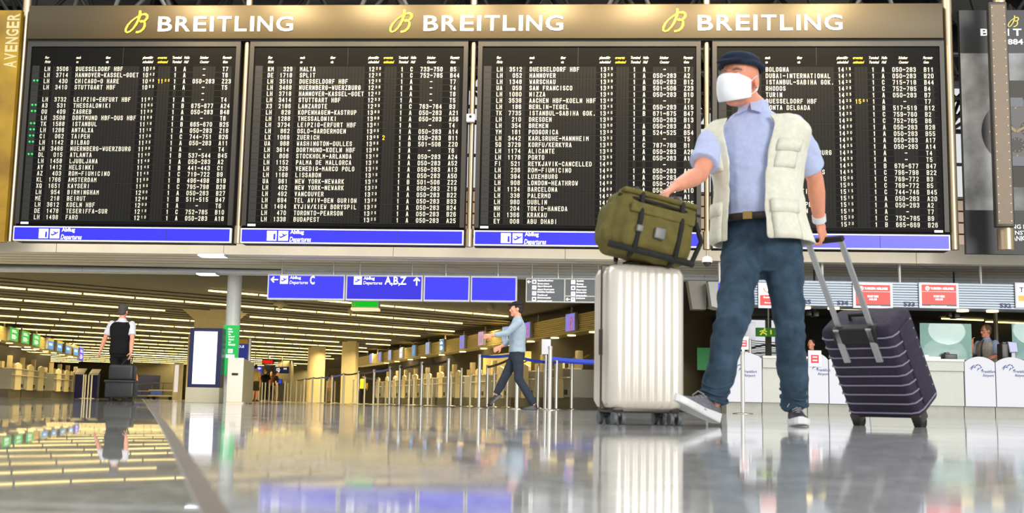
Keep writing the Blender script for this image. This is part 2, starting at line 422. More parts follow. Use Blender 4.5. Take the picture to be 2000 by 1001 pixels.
# flap letters: strokes on a 4 x 6 grid
def _g(s_): return [[tuple(float(v) for v in p.split(',')) for p in l.split()] for l in s_.split('|')]
SEG = {k: _g(v) for k, v in {
'A': '0,0 1.7,6 2.3,6 4,0|.7,1.8 3.3,1.8', 'B': '0,0 0,6 3,6 3.9,5.3 3.9,3.9 3,3.2 0,3.2|3,3.2 4,2.4 4,.8 3,0 0,0', 'C': '4,4.6 4,5 3,6 1,6 0,5 0,1 1,0 3,0 4,1 4,1.4',
'D': '0,0 0,6 2.8,6 4,4.9 4,1.1 2.8,0 0,0', 'E': '4,0 0,0 0,6 4,6|0,3.1 3.2,3.1', 'F': '0,0 0,6 4,6|0,3.1 3.2,3.1', 'G': '4,4.7 4,5 3,6 1,6 0,5 0,1 1,0 3,0 4,1 4,2.8 2.3,2.8',
'H': '0,0 0,6|4,0 4,6|0,3.1 4,3.1', 'I': '2,0 2,6', 'J': '4,6 4,1 3,0 1,0 0,1 0,1.8', 'K': '0,0 0,6|4,6 0,2.4|1.4,3.5 4,0', 'L': '0,6 0,0 4,0', 'M': '0,0 0,6 2,2.6 4,6 4,0', 'N': '0,0 0,6 4,0 4,6',
'O': '1,0 0,1 0,5 1,6 3,6 4,5 4,1 3,0 1,0', 'P': '0,0 0,6 3,6 4,5.1 4,3.6 3,2.7 0,2.7', 'Q': '1,0 0,1 0,5 1,6 3,6 4,5 4,1 3,0 1,0|2.6,1.4 4,0', 'R': '0,0 0,6 3,6 4,5.1 4,3.7 3,2.9 0,2.9|2.4,2.9 4,0',
'S': '4,4.8 4,5 3,6 1,6 0,5 0,4 1,3.2 3,2.8 4,2 4,1 3,0 1,0 0,1 0,1.2', 'T': '0,6 4,6|2,6 2,0', 'U': '0,6 0,1 1,0 3,0 4,1 4,6', 'V': '0,6 2,0 4,6', 'W': '0,6 .8,0 2,3.8 3.2,0 4,6', 'X': '0,0 4,6|0,6 4,0', 'Y': '0,6 2,2.8 4,6|2,2.8 2,0', 'Z': '0,6 4,6 0,0 4,0',
'0': '1,0 0,1 0,5 1,6 3,6 4,5 4,1 3,0 1,0', '1': '.9,4.7 2.2,6 2.2,0', '2': '0,4.8 0,5 1,6 3,6 4,5 4,3.9 0,0 4,0', '3': '0,5 1,6 3,6 4,5.2 4,3.9 3,3.2 1.6,3.2|3,3.2 4,2.4 4,.9 3,0 1,0 0,1', '4': '3,0 3,6 0,1.8 4,1.8', '5': '4,6 .3,6 .1,3.3 3,3.6 4,2.7 4,1 3,0 1,0 0,1',
'6': '4,5 3,6 1,6 0,5 0,1 1,0 3,0 4,1 4,2.6 3,3.5 0,3.2', '7': '0,6 4,6 1.4,0', '8': '1,3.2 0,4 0,5.2 1,6 3,6 4,5.2 4,4 3,3.2 1,3.2 0,2.4 0,.8 1,0 3,0 4,.8 4,2.4 3,3.2', '9': '0,1 1,0 3,0 4,1 4,5 3,6 1,6 0,5 0,3.4 1,2.5 4,2.8', '/': '0,0 4,6'}.items()}
def put(mb, ch, x, zc, w, h, mi):
    if ch == ' ': return
    if ch in '-.': 
        if ch == '-': mb.rect(x - w * .38, x + w * .38, zc - .007, zc + .007, -.034, mi)
        else: mb.rect(x - .008, x + .008, zc - h / 2, zc - h / 2 + .016, -.034, mi)
        return
    sw = h * (.11 if ch in 'MW' else .138); wx = w * .70 - sw; hz_ = h - sw
    for line in SEG.get(ch, []):
        pts = [(x + (p[0] / 4 - .5) * wx, zc + (p[1] / 6 - .5) * hz_) for p in line]
        for i in range(len(pts) - 1):
            a = Vector((pts[i][0], 0, pts[i][1])); b = Vector((pts[i + 1][0], 0, pts[i + 1][1])); t = (b - a).normalized()
            e = sw * (.5 if i == 0 or i == len(pts) - 2 else .35); ea = sw * (.5 if i == 0 else .28); eb = sw * (.5 if i == len(pts) - 2 else .28)
            nn = Vector((-t.z, 0, t.x)) * (sw / 2); a2 = a - t * ea; b2 = b + t * eb; q = Vector((0, -.034 - .0004 * i, 0))
            mb.add([a2 - nn + q, b2 - nn + q, b2 + nn + q, a2 + nn + q], [(0, 1, 2, 3)], mi)
def flap_row(ex, zc, row, parent):
    code, num, dest, tm, est, term, hall, cnt, gate, led = row
    mb = MB(); hc = pitch * .43
    def cells(x, n, w):
        for i in range(n): mb.rect(x + (i - .44) * w, x + (i + .44) * w, zc - hc, zc + hc, -.031, 1)
    mb.rect(ex + COL['code'] - .02, ex + COL['gate'] + CP * 3.2, zc - pitch * .46, zc + pitch * .46, -.0302, 3)
    cells(ex + COL['code'] + CP * .5, 2, CP); cells(ex + COL['num'] - CP * 4.5, 6, CP); cells(ex + COL['dest'] + CP * .5, 20, CP)
    for key in ('time', 'est'): cells(ex + COL[key] + CP * .5, 4, CP * .96)
    cells(ex + COL['term'], 1, CP); cells(ex + COL['hall'], 1, CP); cells(ex + COL['cnt'] + CP * .5, 7, CP); cells(ex + COL['gate'] + CP * .5, 3, CP)
    def word(sx_, x, w=CP, mi=0):
        for i, ch in enumerate(sx_): put(mb, ch, x + (i + .5) * w, zc, w, CHH, mi)
    word(code, ex + COL['code']); word(num.rjust(4), ex + COL['num'] - 4 * CP); word(dest, ex + COL['dest'])
    for key, t, mi in (('time', tm, 0), ('est', est, 2)):
        for i, ch in enumerate(t):
            if i < 2: put(mb, ch, ex + COL[key] + (i + .5) * CP * .96, zc, CP, CHH, mi)
            else: put(mb, ch, ex + COL[key] + (i + .55) * CP * 1.0, zc + CHH * .18, CP * .62, CHH * .6, mi)
    word(term, ex + COL['term'] - CP / 2); word(hall, ex + COL['hall'] - CP / 2)
    if cnt == '-': word('   -   ', ex + COL['cnt'])
    else: word(cnt, ex + COL['cnt'])
    word(gate, ex + COL['gate'])
    mb.build('flap_lettering', [CREAM, CELL, AMBER, BLACK], parent)
    if led:
        g = MB()
        for px in (70, 76.5): g.sph((ex + off(px), -.034, zc + .01), .017, 8)
        g.build('status_light', LEDG, parent)['label'] = 'pair of glowing green lights beside a flight row'
def T(s_):                                                    # rows: code number destination time hall counter gate [+green] [e=est]
    out = []
    for line in s_.strip().split('\n'):
        c = line.split('|'); c += [''] * (9 - len(c))
        term = '1' if c[4] != '_' else ''
        out.append((c[0], c[1], c[2], c[3], c[8].replace('e', ''), '' if c[4] in ('_', '.') and not c[0] else term, c[4].strip('_.'), c[5], c[6], '+' in c[7]))
    return out
P1 = T('''LH|3506|DUESSELDORF HBF|1025|A|-|T7
LH|3714|HANNOVER-KASSEL-GOET|1042|A|-|T6
LH|430|CHICAGO-O HARE|1045|A|050-283|Z23|+|1100
LH|3410|STUTTGART HBF|1053|A|-|T5
|||||-|||
LH|3732|LEIPZIG-ERFURT HBF|1101|A|-|T4
A3|531|THESSALONIKI|1105|B|675-677|A24|+
OU|409|ZAGREB|1105|A|050-283|B48|+
LH|3508|DORTMUND HBF-DUS HBF|1109|A|-|T6
TK|1588|ISTANBUL|1110|B|665-670|B25|+
LH|1286|ANTALXA|1115|A|050-283|Z16|+
CI|062|TAIPEH|1120|C|744-751|B26|+
LH|1142|BILBAO|1125|A|050-283|A11|+
LH|3466|NUERNBERG-WUERZBURG|1136|A|-|T4
DL|015|ATLANTA|1140|B|537-544|B45|+
LH|1458|LJUBLJANA|1140|A|050-283|A2
AY|1412|HELSINKI|1145|B|441-443|C1
AZ|403|ROM-FIUMICINO|1145|C|719-722|B9
KL|1766|AMSTERDAM|1150|B|496-498|B19
XQ|1651|KAYSERI|1155|C|795-798|B28
LH|954|BIRMINGHAM|1200|A|050-283|B27
ME|218|BEIRUT|1200|B|511-515|B47
LH|3612|KOELN HBF|1200|A|-|T6
DE|1478|TESERIFFA-SUR|1210|C|752-785|B10
LH|1498|FARO|1210|A|050-283|A18''')
P1[4] = ('', '', '', '', '', '', '', '-', '', False)
P2 = T('''KM|329|MALTA|1220|C|733-750|B5
DE|1718|SPLIT|1225|C|752-785|B44
LH|3510|DUESSELDORF HBF|1225|A|-|T7
LH|3468|NUERNBERG-WUERZBURG|1236|A|-|T4
LH|3718|HANNOVER-KASSEL-GOET|1242|A|-|T6
LH|3414|STUTTGART HBF|1253|A|-|T5
X3|2186|LANZAROTE|1255|C|763-764|B3
LH|828|KOPENHAGEN-KASTRUP|1300|A|050-283|A21
LH|1288|THESSALONIKI|1300|A|050-283|A56
LH|3734|LEIPZIG-ERFURT HBF|1301|A|-|T4
LH|862|OSLO-GARDERMOEN|1305|A|050-283|A14
LX|1069|ZUERICH|1305|A|050-283|B11||2
UA|988|WASHINGTON-DULLES|1305|B|501-506|Z20
LH|3614|DORTMUND-KOELN HBF|1309|A|-|T6
LH|806|STOCKHOLM-ARLANDA|1310|A|050-283|A24
LH|1152|PALMA DE MALLORCA|1310|A|050-283|A52
LH|326|VENEDIG-MARCO POLO|1315|A|050-283|A13
LH|1168|LISSABON|1315|A|050-283|A50
UA|961|NEW YORK-NEWARK|1315|B|501-506|Z22
LH|402|NEW YORK-NEWARK|1320|A|050-283|Z19
LH|492|VANCOUVER|1320|A|050-283|B22
LH|694|TEL AVIV-BEN GURION|1320|A|050-283|B33
LH|1494|KYJIW/KIEW BORYSPIL|1320|A|050-283|B24
LH|470|TORONTO-PEARSON|1325|A|050-283|B26
LH|1338|BUDAPEST|1325|A|050-283|A25''')
P3 = T('''LH|3512|DUESSELDORF HBF|1325|A|-|T7
LH|052|HANNOVER|1330|A|050-283|A2
LH|1348|WARSCHAU|1330|A|050-283|B12
UA|059|SAN FRANCISCO|1335|B|501-506|Z23
LH|1060|NIZZA|1340|A|050-283|B10
LH|3538|AACHEN HBF-KOELN HBF|1340|A|-|T7
LH|186|BERLIN-TEGEL|1345|A|050-283|A15
TK|7735|ISTANBUL-SABIHA GOK.|1345|B|671-675|B47
LH|210|DRESDEN|1350|.|050-283|B13
LH|354|BREMEN|1350|A|050-283|A3
YM|161|PODGORICA|1350|B|524-525|B54
LH|3442|KARLSRUHE-MANNHEIM|1352|A|-|T5
5Q|3729|KORFU/KERKYRA|1355|C|787-788|B1
LH|1174|ALICANTE|1355|A|050-283|A26
LH|1178|PORTO|1355|A|050-283|A11
FI|521|REYKJAVIK-CANCELLED|1400|_|-|
LH|236|ROM-FIUMICINO|1400|A|050-283|A1
LH|394|LUXEMBURG|1400|A|050-283|
LH|908|LONDON-HEATHROW|1400|A|050-283|
LH|1134|BARCELONA|1400|A|050-283|A10
LH|338|PALERMO|1405|||A1
LH|980|DUBLIN|1405|||B25
NH|204|TOKIO-HANEDA|1405|||B43
LH|1366|KRAKAU|1410|||
EY|008|ABU DHABI|1415|||''')
P4 = T('''|288|BOLOGNA|1415|A|050-283|B11
|30|DUBAI-INTERNATIONAL|1415|A|050-283|B20
|94|ISTANBUL-SABIHA GOK.|1420|C|715-718|B44
|22|RHODOS|1425|C|752-785|B4
|4|TURIN|1425|A|050-283|B7
||DUESSELDORF HBF|1425|A|-|T7||1501
||PONTA DELGADA|1425|B|517-519|B12
|||1425|C|759-760|B2
|||1430|C|752-785|B6
|||1430|A|050-283|B28
|||1430|A|050-283|B55
|||1435|A|050-283|A17
|||1435|A|050-283|A14
||NUERNBERG-WUERZBURG|1436|A|-|T4
||STUTTGART|1453|A|-|T5
|||1455|B|676-677|B47
||IZMIR-A. MENDERES|1455|C|796-798|B22
|||1500|C|769-772|B3
|||1505|C|769-772|B5
||   INTERNATIONAL|1515|C|744-746|B45
|||1515|A|050-283|A20
||MAILAND-MALPENSA|1515|A|050-283|A2
||       KOELN HBF|1519|A|-|T7
|||1520|C|752-785|B9
|||1520|B|665-669|B26''')
P4 = [r[:5] + ('1',) + r[6:] for r in P4]
HEAD = [('Flug', 'Flight', 'code', 0, 0), ('nach', 'to', 'dest', 0, 0), ('über', 'via', 'dest', 9.3 * CP, 0), ('planmäßig', 'scheduled', 'time', -.01, 0), ('erwartet', 'estimated', 'est', -.02, 1),
        ('Terminal', 'Terminal', 'term', -.07, 0), ('Halle', 'Hall', 'hall', -.02, 0), ('Schalter', 'Counter', 'cnt', 2.0 * CP, 0), ('Flugsteig', 'Gate', 'gate', 0, 0)]
PLANE = [(-.46, .02), (-.40, .06), (-.22, -.03), (.02, .09), (-.20, .30), (-.12, .32), (.20, .17), (.36, .24), (.47, .24), (.44, .17), (.28, .06), (-.18, -.18), (-.30, -.16)]
def plane_pic(mb, cx, cz, s, y, mi):
    mb.poly([(cx + (p[0] * .95 - .02) * s, y, cz + (p[1] - .05) * s) for p in PLANE], mi)
hz = bl(200, 117).z
ORD = ['first from the left, flights from 10 25', 'second from the left, flights from 12 20', 'third from the left, flights from 13 25', 'fourth from the left, partly behind the man']
for i, rows in enumerate((P1, P2, P3, P4)):
    ex, ex1 = edges[i]
    t = thing('departure_board', 'tall black flap departure board, ' + ORD[i], 'departure board', B, ((ex + ex1) / 2, 0, z_strip0), 'flap departure boards under the gold sign')
    ztop = zbn - .02
    m = MB(); m.box(ex, ex1, 0, .28, z_strip0, ztop); m.build('housing', BLACK, t)
    m = MB(); fw = .075
    m.box(ex, ex + fw, -.05, .02, z_strip1 + .05, ztop); m.box(ex1 - fw, ex1, -.05, .02, z_strip1 + .05, ztop); m.box(ex + fw, ex1 - fw, -.05, .02, ztop - .10, ztop)
    m.build('frame', FRAME_M, t)
    m = MB(); sx0, sx1 = ex + fw, ex1 - fw
    m.box(sx0, sx1, -.028, 0, z_strip1 + .05, ztop - .10, 0)
    for k in range(25): m.rect(sx0 + .02, sx1 - .06, r0 - (k + .5) * pitch - .003, r0 - (k + .5) * pitch + .003, -.0295, 1)
    m.rect(sx0 + .45 * (sx1 - sx0) - .004, sx0 + .45 * (sx1 - sx0) + .004, r0 + .07, ztop - .10, -.0295, 1)
    m.rect(sx0 + .03, sx0 + .16, r1 - .06, r0 + .06, -.0295, 1)
    m.build('flap_screen', [BLACK, mat('board_gap', (14, 14, 14), .7)], t)
    m = MB()
    for de, en, key, dx, mi in HEAD:
        if i == 3 and key == 'code': continue
        x = ex + COL[key] + dx
        text_at(m, de, x, hz + .012, .046, -.032, mi, .18, .03, .72); text_at(m, en, x, hz - .065, .046, -.032, mi, .3, .03, .72)
    m.build('heading_lettering', [CREAM, AMBER], t)
    for k, row in enumerate(rows): flap_row(ex, r0 - k * pitch, row, t)
    m = MB(); q = (ex + .10, ex + .24) if i < 3 else (ex1 - .24, ex1 - .10)
    m.box(q[0], q[1], -.036, -.028, r1 - .125, r1 - .085); m.build('name_plate', mat('plate_pale', (205, 205, 200), .5), t)
    m = MB(); m.box(ex, ex1, -.07, 0, z_strip0, z_strip1, 0); bw = .022
    m.box(ex + bw, ex1 - bw, -.074, -.06, z_strip0 + bw, z_strip1 - bw, 1)
    m.rect(ex + (ex1 - ex) * .705, ex + (ex1 - ex) * .708, z_strip0 + bw, z_strip1 - bw, -.0745, 2)
    st = m.build('blue_strip', [LBORD, STRIPE[1] if i == 3 else STRIPE[0], mat('strip_joint', (30, 28, 120), .5)], t)
    if i < 3:
        m = MB(); h = z_strip1 - z_strip0; zc = (z_strip0 + z_strip1) / 2; s = h * .66; x = ex + .46; k0 = .0
        m.rect(x, x + s, zc - s / 2, zc + s / 2, -.076, 0); m.rect(x + s * 1.18, x + 2.18 * s, zc - s / 2, zc + s / 2, -.076, 0)
        text_fit(m, 'i', x + s * .66, zc - s * .40, x + s * .90, zc + s * .22, -.078, 1, 0, .05)
        plane_pic(m, x + s * 1.68, zc, s, -.078, 1)
        text_fit(m, 'Abflug', x + s * 2.4, zc + .015, x + s * 3.8, zc + .105, -.076, 0, 0, .02)
        text_fit(m, 'Departures', x + s * 2.32, zc - .125, x + s * 4.5, zc - .015, -.076, 0, .15, .01)
        m.build('pictogram', [SIGNW, STRIPE[0]], st)
# -- the gold sign above
t = thing('header_sign', 'long bronze gold sign with three white and yellow illuminated names above the departure boards', 'sign', B, (bl(950, 45).x, 0, zbn))
ha, hb = bl(60, 47).x, bl(1839, 47).x
GOLD = mat('sign_bronze', (60, 49, 22), .45, .25, noise_amt=.04, noise_scale=1.2, stretch=(.3, 1, 1))
m = MB(); m.rbox(ha, hb, -.10, .3, zbn, zt, .015); m.build('sign_panel', GOLD, t)
m = MB(); m.box(ha, hb, -.06, .25, zbn - .02, zbn); m.build('lower_seam', mat('seam_black', (12, 11, 10), .6), t)
SCRIPT_B = [(297, 88), (298, 115), (293, 150), (282, 190), (262, 232), (236, 272), (205, 302), (178, 312), (162, 300), (163, 272), (180, 236), (210, 200), (248, 168), (286, 143), (322, 128), (352, 126), (372, 140), (374, 162), (358, 186), (330, 203), (308, 206), (300, 198), (312, 190), (336, 196), (352, 216), (352, 246), (338, 276), (312, 300), (280, 310), (254, 302)]
SW = [22, 26, 26, 24, 20, 17, 15, 15, 18, 21, 19, 15, 13, 14, 18, 23, 25, 24, 21, 16, 12, 9, 10, 15, 20, 23, 21, 19, 20, 22]
YEL = emis('logo_yellow', (255, 222, 70), 1.0, (230, 190, 40)); LETW = emis('logo_white', (255, 250, 238), 1.1, (240, 235, 225))
def script_b(mb, x0, z0, x1, z1, y, mi):
    a, b, c, d = 150, 386, 86, 320; k = (x1 - x0) / (b - a)
    pts = []; ws = []
    for i in range(len(SCRIPT_B) - 1):
        for u in (0, .5):
            p, q = SCRIPT_B[i], SCRIPT_B[i + 1]; pts.append((x0 + (p[0] * (1 - u) + q[0] * u - a) * k, z1 - (p[1] * (1 - u) + q[1] * u - c) * (z1 - z0) / (d - c))); ws.append((SW[i] * (1 - u) + SW[i + 1] * u) * k)
    mb.stroke(pts, ws, y, mi)
for (l0, l1, t0, t1, yt, yb_, ly0, ly1) in ((243, 291, 308, 573, 32, 61, 20, 65), (760, 807, 827, 1100, 30, 60, 18, 64), (1293, 1341, 1363, 1645, 29, 59, 16, 63)):
    m = MB(); A_, B_ = bl(t0, yb_, -.11), bl(t1, yt, -.11); zz0 = bl((t0 + t1) / 2, yb_, -.11).z; zz1 = bl((t0 + t1) / 2, yt, -.11).z
    word_ = 'BREITLING'; wd = [.105, .108, .096, .028, .105, .088, .028, .112, .124]; gp = (1 - sum(wd)) / 8; x = 0
    for ch, w_ in zip(word_, wd):
        text_fit(m, ch, A_.x + x * (B_.x - A_.x), zz0, A_.x + (x + w_) * (B_.x - A_.x), zz1, -.112, 0, 0, .014, 3); x += w_ + gp
    m.build('lettering', LETW, t)
    m = MB(); a = bl(l0, ly1, -.11); b = bl(l1, ly0, -.11); script_b(m, a.x, a.z, b.x, b.z, -.112, 0); m.build('logo', YEL, t)['label'] = 'yellow handwritten letter B'
# wall-washer lamps along the sign
for i in range(8):
    x = ha + 2.5 + (hb - ha - 4.0) * i / 7
    lamp('wash_lamp', 'SPOT', B.w((x, -1.6, zt + .75)), B.w((x, -.1, zt - .55)), 600, (1.0, .77, .42), .15, angle=math.radians(105))
# strip lights behind the boards that light the gallery edge
for i, (a_, b_) in enumerate(edges):
    o = lamp('gallery_strip_light', 'AREA', B.w(((a_ + b_) / 2, .45, z_strip0 + .06)), B.w(((a_ + b_) / 2, 1.15, ZB + .05)), 9, (1.0, .93, .80), 1, 1)
    o.data.size = b_ - a_; o.data.size_y = .08
# -- steel poles
def pole(px_top, py_top, px_bot, py_bot, r, y, label, sleeve=True):
    a = B.L(px_top, py_top, y); b = B.L(px_bot, py_bot, y); x = b.x
    t = thing('support_pole', label, 'pole', B, (x, y, b.z), 'steel poles between the boards')
    m = MB(); m.tube([(x, y, b.z + .02), (x, y, a.z)], r, 18); m.build('shaft', STEEL, t)
    if sleeve:
        m = MB(); m.tube([(x, y, b.z), (x, y, b.z + .30)], r * 1.38, 18); m.build('sleeve', STEEL, t)
    return t
pole(487, 84, 464, 475, .048, .02, 'steel pole in the gap between the first and second departure boards')
pole(926, 84, 916, 482, .048, .02, 'steel pole in the gap between the second and third departure boards, with white box')
pole(1380, 84, 1381, 487, .048, .02, 'steel pole in the gap right of the third board, camera below it')
pole(58, -15, 19, 474, .078, .16, 'steel pole at the far left edge of the first departure board', False)
pole(1846, -15, 1863, 490, .085, .10, 'steel pole along the right edge of the fourth departure board', False)
for px, w_ in ((487, 8), (926, 8), (1380, 8)):
    a = B.L(px, 12, .1); m = MB(); m.tube([(a.x, .1, zt), (a.x, .1, zt + 1.2)], .06, 14)
    single(m, 'hanger_tube', STEEL, 'short steel tube holding the gold sign, ' + {487: 'above the first gap between boards', 926: 'above the middle gap between boards', 1380: 'above the third gap, over the man'}[px], 'pole', B, (a.x, .1, zt), 'hanger tubes above the sign')
a = bl(920, 233); m = MB(); m.rbox(a.x - .07, a.x + .07, -.12, -.031, a.z - .07, a.z + .07, .015); m.tube([(a.x, -.125, a.z + .02), (a.x, -.12, a.z + .02)], .025, 12, 1)
single(m, 'sensor_box', [mat('box_white', (225, 222, 214), .5), DARK], 'small white box clipped to the pole between second and third boards', 'box', B, (a.x, -.02, a.z))
# -- dome camera
c = B.L(1381, 505, .02)
t = thing('dome_camera', 'white dome security camera hanging under the third steel pole', 'camera', B, (c.x, .02, c.z))
m = MB(); m.tube([(c.x, .02, c.z + .02), (c.x, .02, B.L(1381, 488.5, .02).z)], .018, 10); m.build('stem', STEEL, t)
m = MB(); m.tube([(c.x, .02, c.z - .06), (c.x, .02, c.z - .01), (c.x, .02, c.z + .03), (c.x, .02, c.z + .045)], [.085, .088, .06, .02], 20); m.build('body', mat('camera_white', (230, 230, 228), .35), t)
m = MB(); m.ell((c.x, .02, c.z - .06), ((.07, 0, 0), (0, .07, 0), (0, 0, .075)), 18, 12); m.build('dome', mat('camera_dome', (20, 20, 22), .08, coat=.5), t)

# ---------------------------------------------------------------- adverts left and right
PY_ = mat('poster_yellow', (150, 118, 8), .55)
nt = PY_.node_tree; b_ = nt.nodes['Principled BSDF']
tc = nt.nodes.new('ShaderNodeTexCoord'); n1 = nt.nodes.new('ShaderNodeTexNoise'); n1.inputs['Scale'].default_value = 1.1; n1.inputs['Detail'].default_value = 4
rp = nt.nodes.new('ShaderNodeValToRGB'); rp.color_ramp.elements[0].position = .35; rp.color_ramp.elements[1].position = .7
rp.color_ramp.elements[0].color = lin((118, 86, 6)) + (1,); rp.color_ramp.elements[1].color = lin((172, 136, 10)) + (1,)
nt.links.new(tc.outputs['Object'], n1.inputs['Vector']); nt.links.new(n1.outputs['Fac'], rp.inputs[0]); nt.links.new(rp.outputs[0], b_.inputs['Base Color'])
a0, a1 = bl(10, 472).x, bl(8, 472).z
xr = bl(8, 472, -.1).x; zl0 = bl(8, 472, -.1).z; zl1 = bl(20, 20, -.1).z
t = thing('advert_banner', 'tall yellow advertising banner with vertical pale letters at the left edge', 'banner', B, (xr, -.1, zl0))
m = MB(); m.box(xr - 1.6, xr, -.1, .0, zl0, zl1); m.build('banner_sheet', PY_, t)
m = MB(); mm = MB()
za, zb2 = bl(22, 132, -.11).z, bl(30, 24, -.11).z
tw = zb2 - za; xl0, xl1 = xr - .25, xr - .02
for i, ch in enumerate('AVENGER'):
    v, f = glyphs(ch, .03, 3); x_a = min(p[0] for p in v); x_b = max(p[0] for p in v); y_a = min(p[1] for p in v); y_b = max(p[1] for p in v)
    w_ = tw / 7 * .86; s0 = za + i * tw / 7
    m.add([(xl1 - (p[1] - y_a) / (y_b - y_a) * (xl1 - xl0), -.104, s0 + (p[0] - x_a) / (x_b - x_a) * w_) for p in v], f)
m.build('lettering', mat('poster_cream', (196, 180, 128), .6), t)

x0 = bl(1880, 250, .05).x; zb0 = bl(1890, 495, .05).z; zb1 = bl(1876, 20, .05).z; x1 = x0 + 2.9
t = thing('advert_poster', 'black poster with grey clouds and a dark wristwatch at the right edge', 'poster', B, (x0, .05, zb0))
m = MB(); m.box(x0, x1, .05, .15, zb0, zb1); m.build('backing', mat('poster_black', (15, 16, 18), .5), t)
CL = mat('poster_clouds', (130, 132, 132), .55); nt = CL.node_tree; b_ = nt.nodes['Principled BSDF']
tc = nt.nodes.new('ShaderNodeTexCoord'); n1 = nt.nodes.new('ShaderNodeTexNoise'); n1.inputs['Scale'].default_value = 1.5; n1.inputs['Detail'].default_value = 6
rp = nt.nodes.new('ShaderNodeValToRGB'); rp.color_ramp.elements[0].position = .34; rp.color_ramp.elements[1].position = .68
rp.color_ramp.elements[0].color = lin((72, 72, 70)) + (1,); rp.color_ramp.elements[1].color = lin((146, 148, 150)) + (1,)
nt.links.new(tc.outputs['Object'], n1.inputs['Vector']); nt.links.new(n1.outputs['Fac'], rp.inputs[0]); nt.links.new(rp.outputs[0], b_.inputs['Base Color'])
zc0, zc1 = bl(1890, 410, .05).z, bl(1890, 104, .05).z
m = MB(); m.rect(x0, x1, zc0, zc1, .047); m.build('cloud_print', CL, t)
m = MB(); px_ = lambda a, c: bl(a, c, .045)
def disc(mb, cx, cz, r, y, mi, n=40, sq=1.0): mb.poly([(cx + r * math.cos(2 * PI * i / n), y, cz + r * sq * math.sin(2 * PI * i / n)) for i in range(n)], mi)
c = px_(1985, 257); R0 = abs(px_(1985, 200).z - c.z) * 1.08
m.rect(c.x - R0 * .62, c.x + R0 * .62, px_(1985, 365).z, px_(1985, 157).z, .045, 1)
disc(m, c.x, c.z, R0 * 1.05, .043, 0); disc(m, c.x, c.z, R0 * .86, .042, 2)
for k in range(12):
    q = k * PI / 6; m.stroke([(c.x + R0 * .72 * math.cos(q), c.z + R0 * .72 * math.sin(q)), (c.x + R0 * .83 * math.cos(q), c.z + R0 * .83 * math.sin(q))], .03, .040, 3)
for dx, dz in ((-.34, .1), (.36, .1), (0, -.42)):
    disc(m, c.x + dx * R0, c.z + dz * R0, R0 * .24, .0405, 4); 
    for k in range(10):
        q = k * PI / 5; m.stroke([(c.x + dx * R0 + R0 * .17 * math.cos(q), c.z + dz * R0 + R0 * .17 * math.sin(q)), (c.x + dx * R0 + R0 * .22 * math.cos(q), c.z + dz * R0 + R0 * .22 * math.sin(q))], .012, .039, 3)
m.stroke([(c.x, c.z), (c.x - R0 * .45, c.z + R0 * .35)], .05, .038, 3); m.stroke([(c.x, c.z), (c.x + R0 * .55, c.z + R0 * .3)], .04, .038, 3)
for dz in (.93, -.93): m.rect(c.x - .12, c.x + .12, c.z + dz * R0 - .08, c.z + dz * R0 + .08, .037, 5)
m.build('watch_print', [mat('watch_case', (22, 23, 26), .4), mat('watch_strap', (44, 41, 30), .6), mat('watch_dial', (15, 15, 16), .4), mat('watch_gold', (130, 108, 56), .5), mat('watch_sub', (30, 29, 26), .5), mat('watch_grey', (84, 86, 92), .5)], t)
m = MB()
a = px_(1915, 70); b = px_(1929, 56)
ww = (px_(1998, 60).x - px_(1967, 60).x) / 3.0
wd = dict(B=.6, I=.15, T=.58, L=.5, N=.62, G=.66, R=.6, E=.55)
x = a.x; bx = px_(1967, 70).x
for ch, xx in (('B', a.x), ('I', bx + .0), ('T', bx + .10), ('L', bx + .31), ('I', bx + .50), ('N', bx + .58), ('G', bx + .82)):
    text_fit(m, ch, xx, a.z, xx + wd[ch] * .24, b.z, .044, 0, 0, .03)
q0, q1 = px_(1968, 87), px_(1998, 76)
text_fit(m, '884', q0.x, q0.z, q1.x, q1.z, .044, 0, 0, .03)
for s_, y1_, y0_, xe in (('NG BOUTIQUE', 438, 448, 80), ('ENSTRASSE', 450, 458, 60), ('ANKFURT', 460, 470, 52)):
    q0, q1 = px_(1976, y0_), px_(1976, y1_); text_fit(m, s_, q0.x, q0.z, q0.x + xe * .0088, q1.z, .044, 0, 0, .02)
m.build('lettering', mat('poster_letters', (214, 216, 220), .5), t)
m = MB(); a, b = px_(1968, 53), px_(1990, 30); script_b(m, a.x, a.z, b.x, b.z, .044, 0); m.build('logo', mat('logo_gold_print', (220, 190, 60), .5), t)
# -- pole with the amber light strip in front of the poster
t = thing('light_pole', 'steel pole with a long amber light strip box in front of the black poster', 'lamp', B, (B.L(1960, 485, -.5).x, -.5, B.L(1960, 485, -.5).z))
x = B.L(1965, 300, -.5).x; z0 = B.L(1960, 487, -.5).z; z1 = B.L(1950, 445, -.5).z; z2 = B.L(1945, 8, -.5).z
m = MB(); m.tube([(x, -.42, z0 + .02), (x, -.42, z2 + 1.0)], .10, 20); m.build('shaft', STEEL, t)
m = MB(); m.tube([(x - .03, -.44, z0), (x - .03, -.44, z1)], .13, 20); m.build('sleeve', STEEL, t)
m = MB(); m.rbox(x - .24, x + .06, -.62, -.50, z1, z2, .02); m.build('box_frame', mat('strip_frame_dark', (58, 54, 48), .4, .5), t)
m = MB(); m.rect(x - .205, x + .025, z1 + .05, z2 - .05, -.623)
gr = m.build('diffuser', mat('strip_amber', (88, 66, 30), .4, noise_amt=.1, noise_scale=20), t)
m = MB(); n_ = 26
for i in range(n_):
    zz = z1 + .1 + (z2 - z1 - .2) * i / (n_ - 1)
    for xx in (x - .185, x + .005): m.tube([(xx, -.626, zz), (xx, -.622, zz)], .009, 8)
m.build('diode', emis('diode_glow', (255, 215, 150), 1.2), gr)
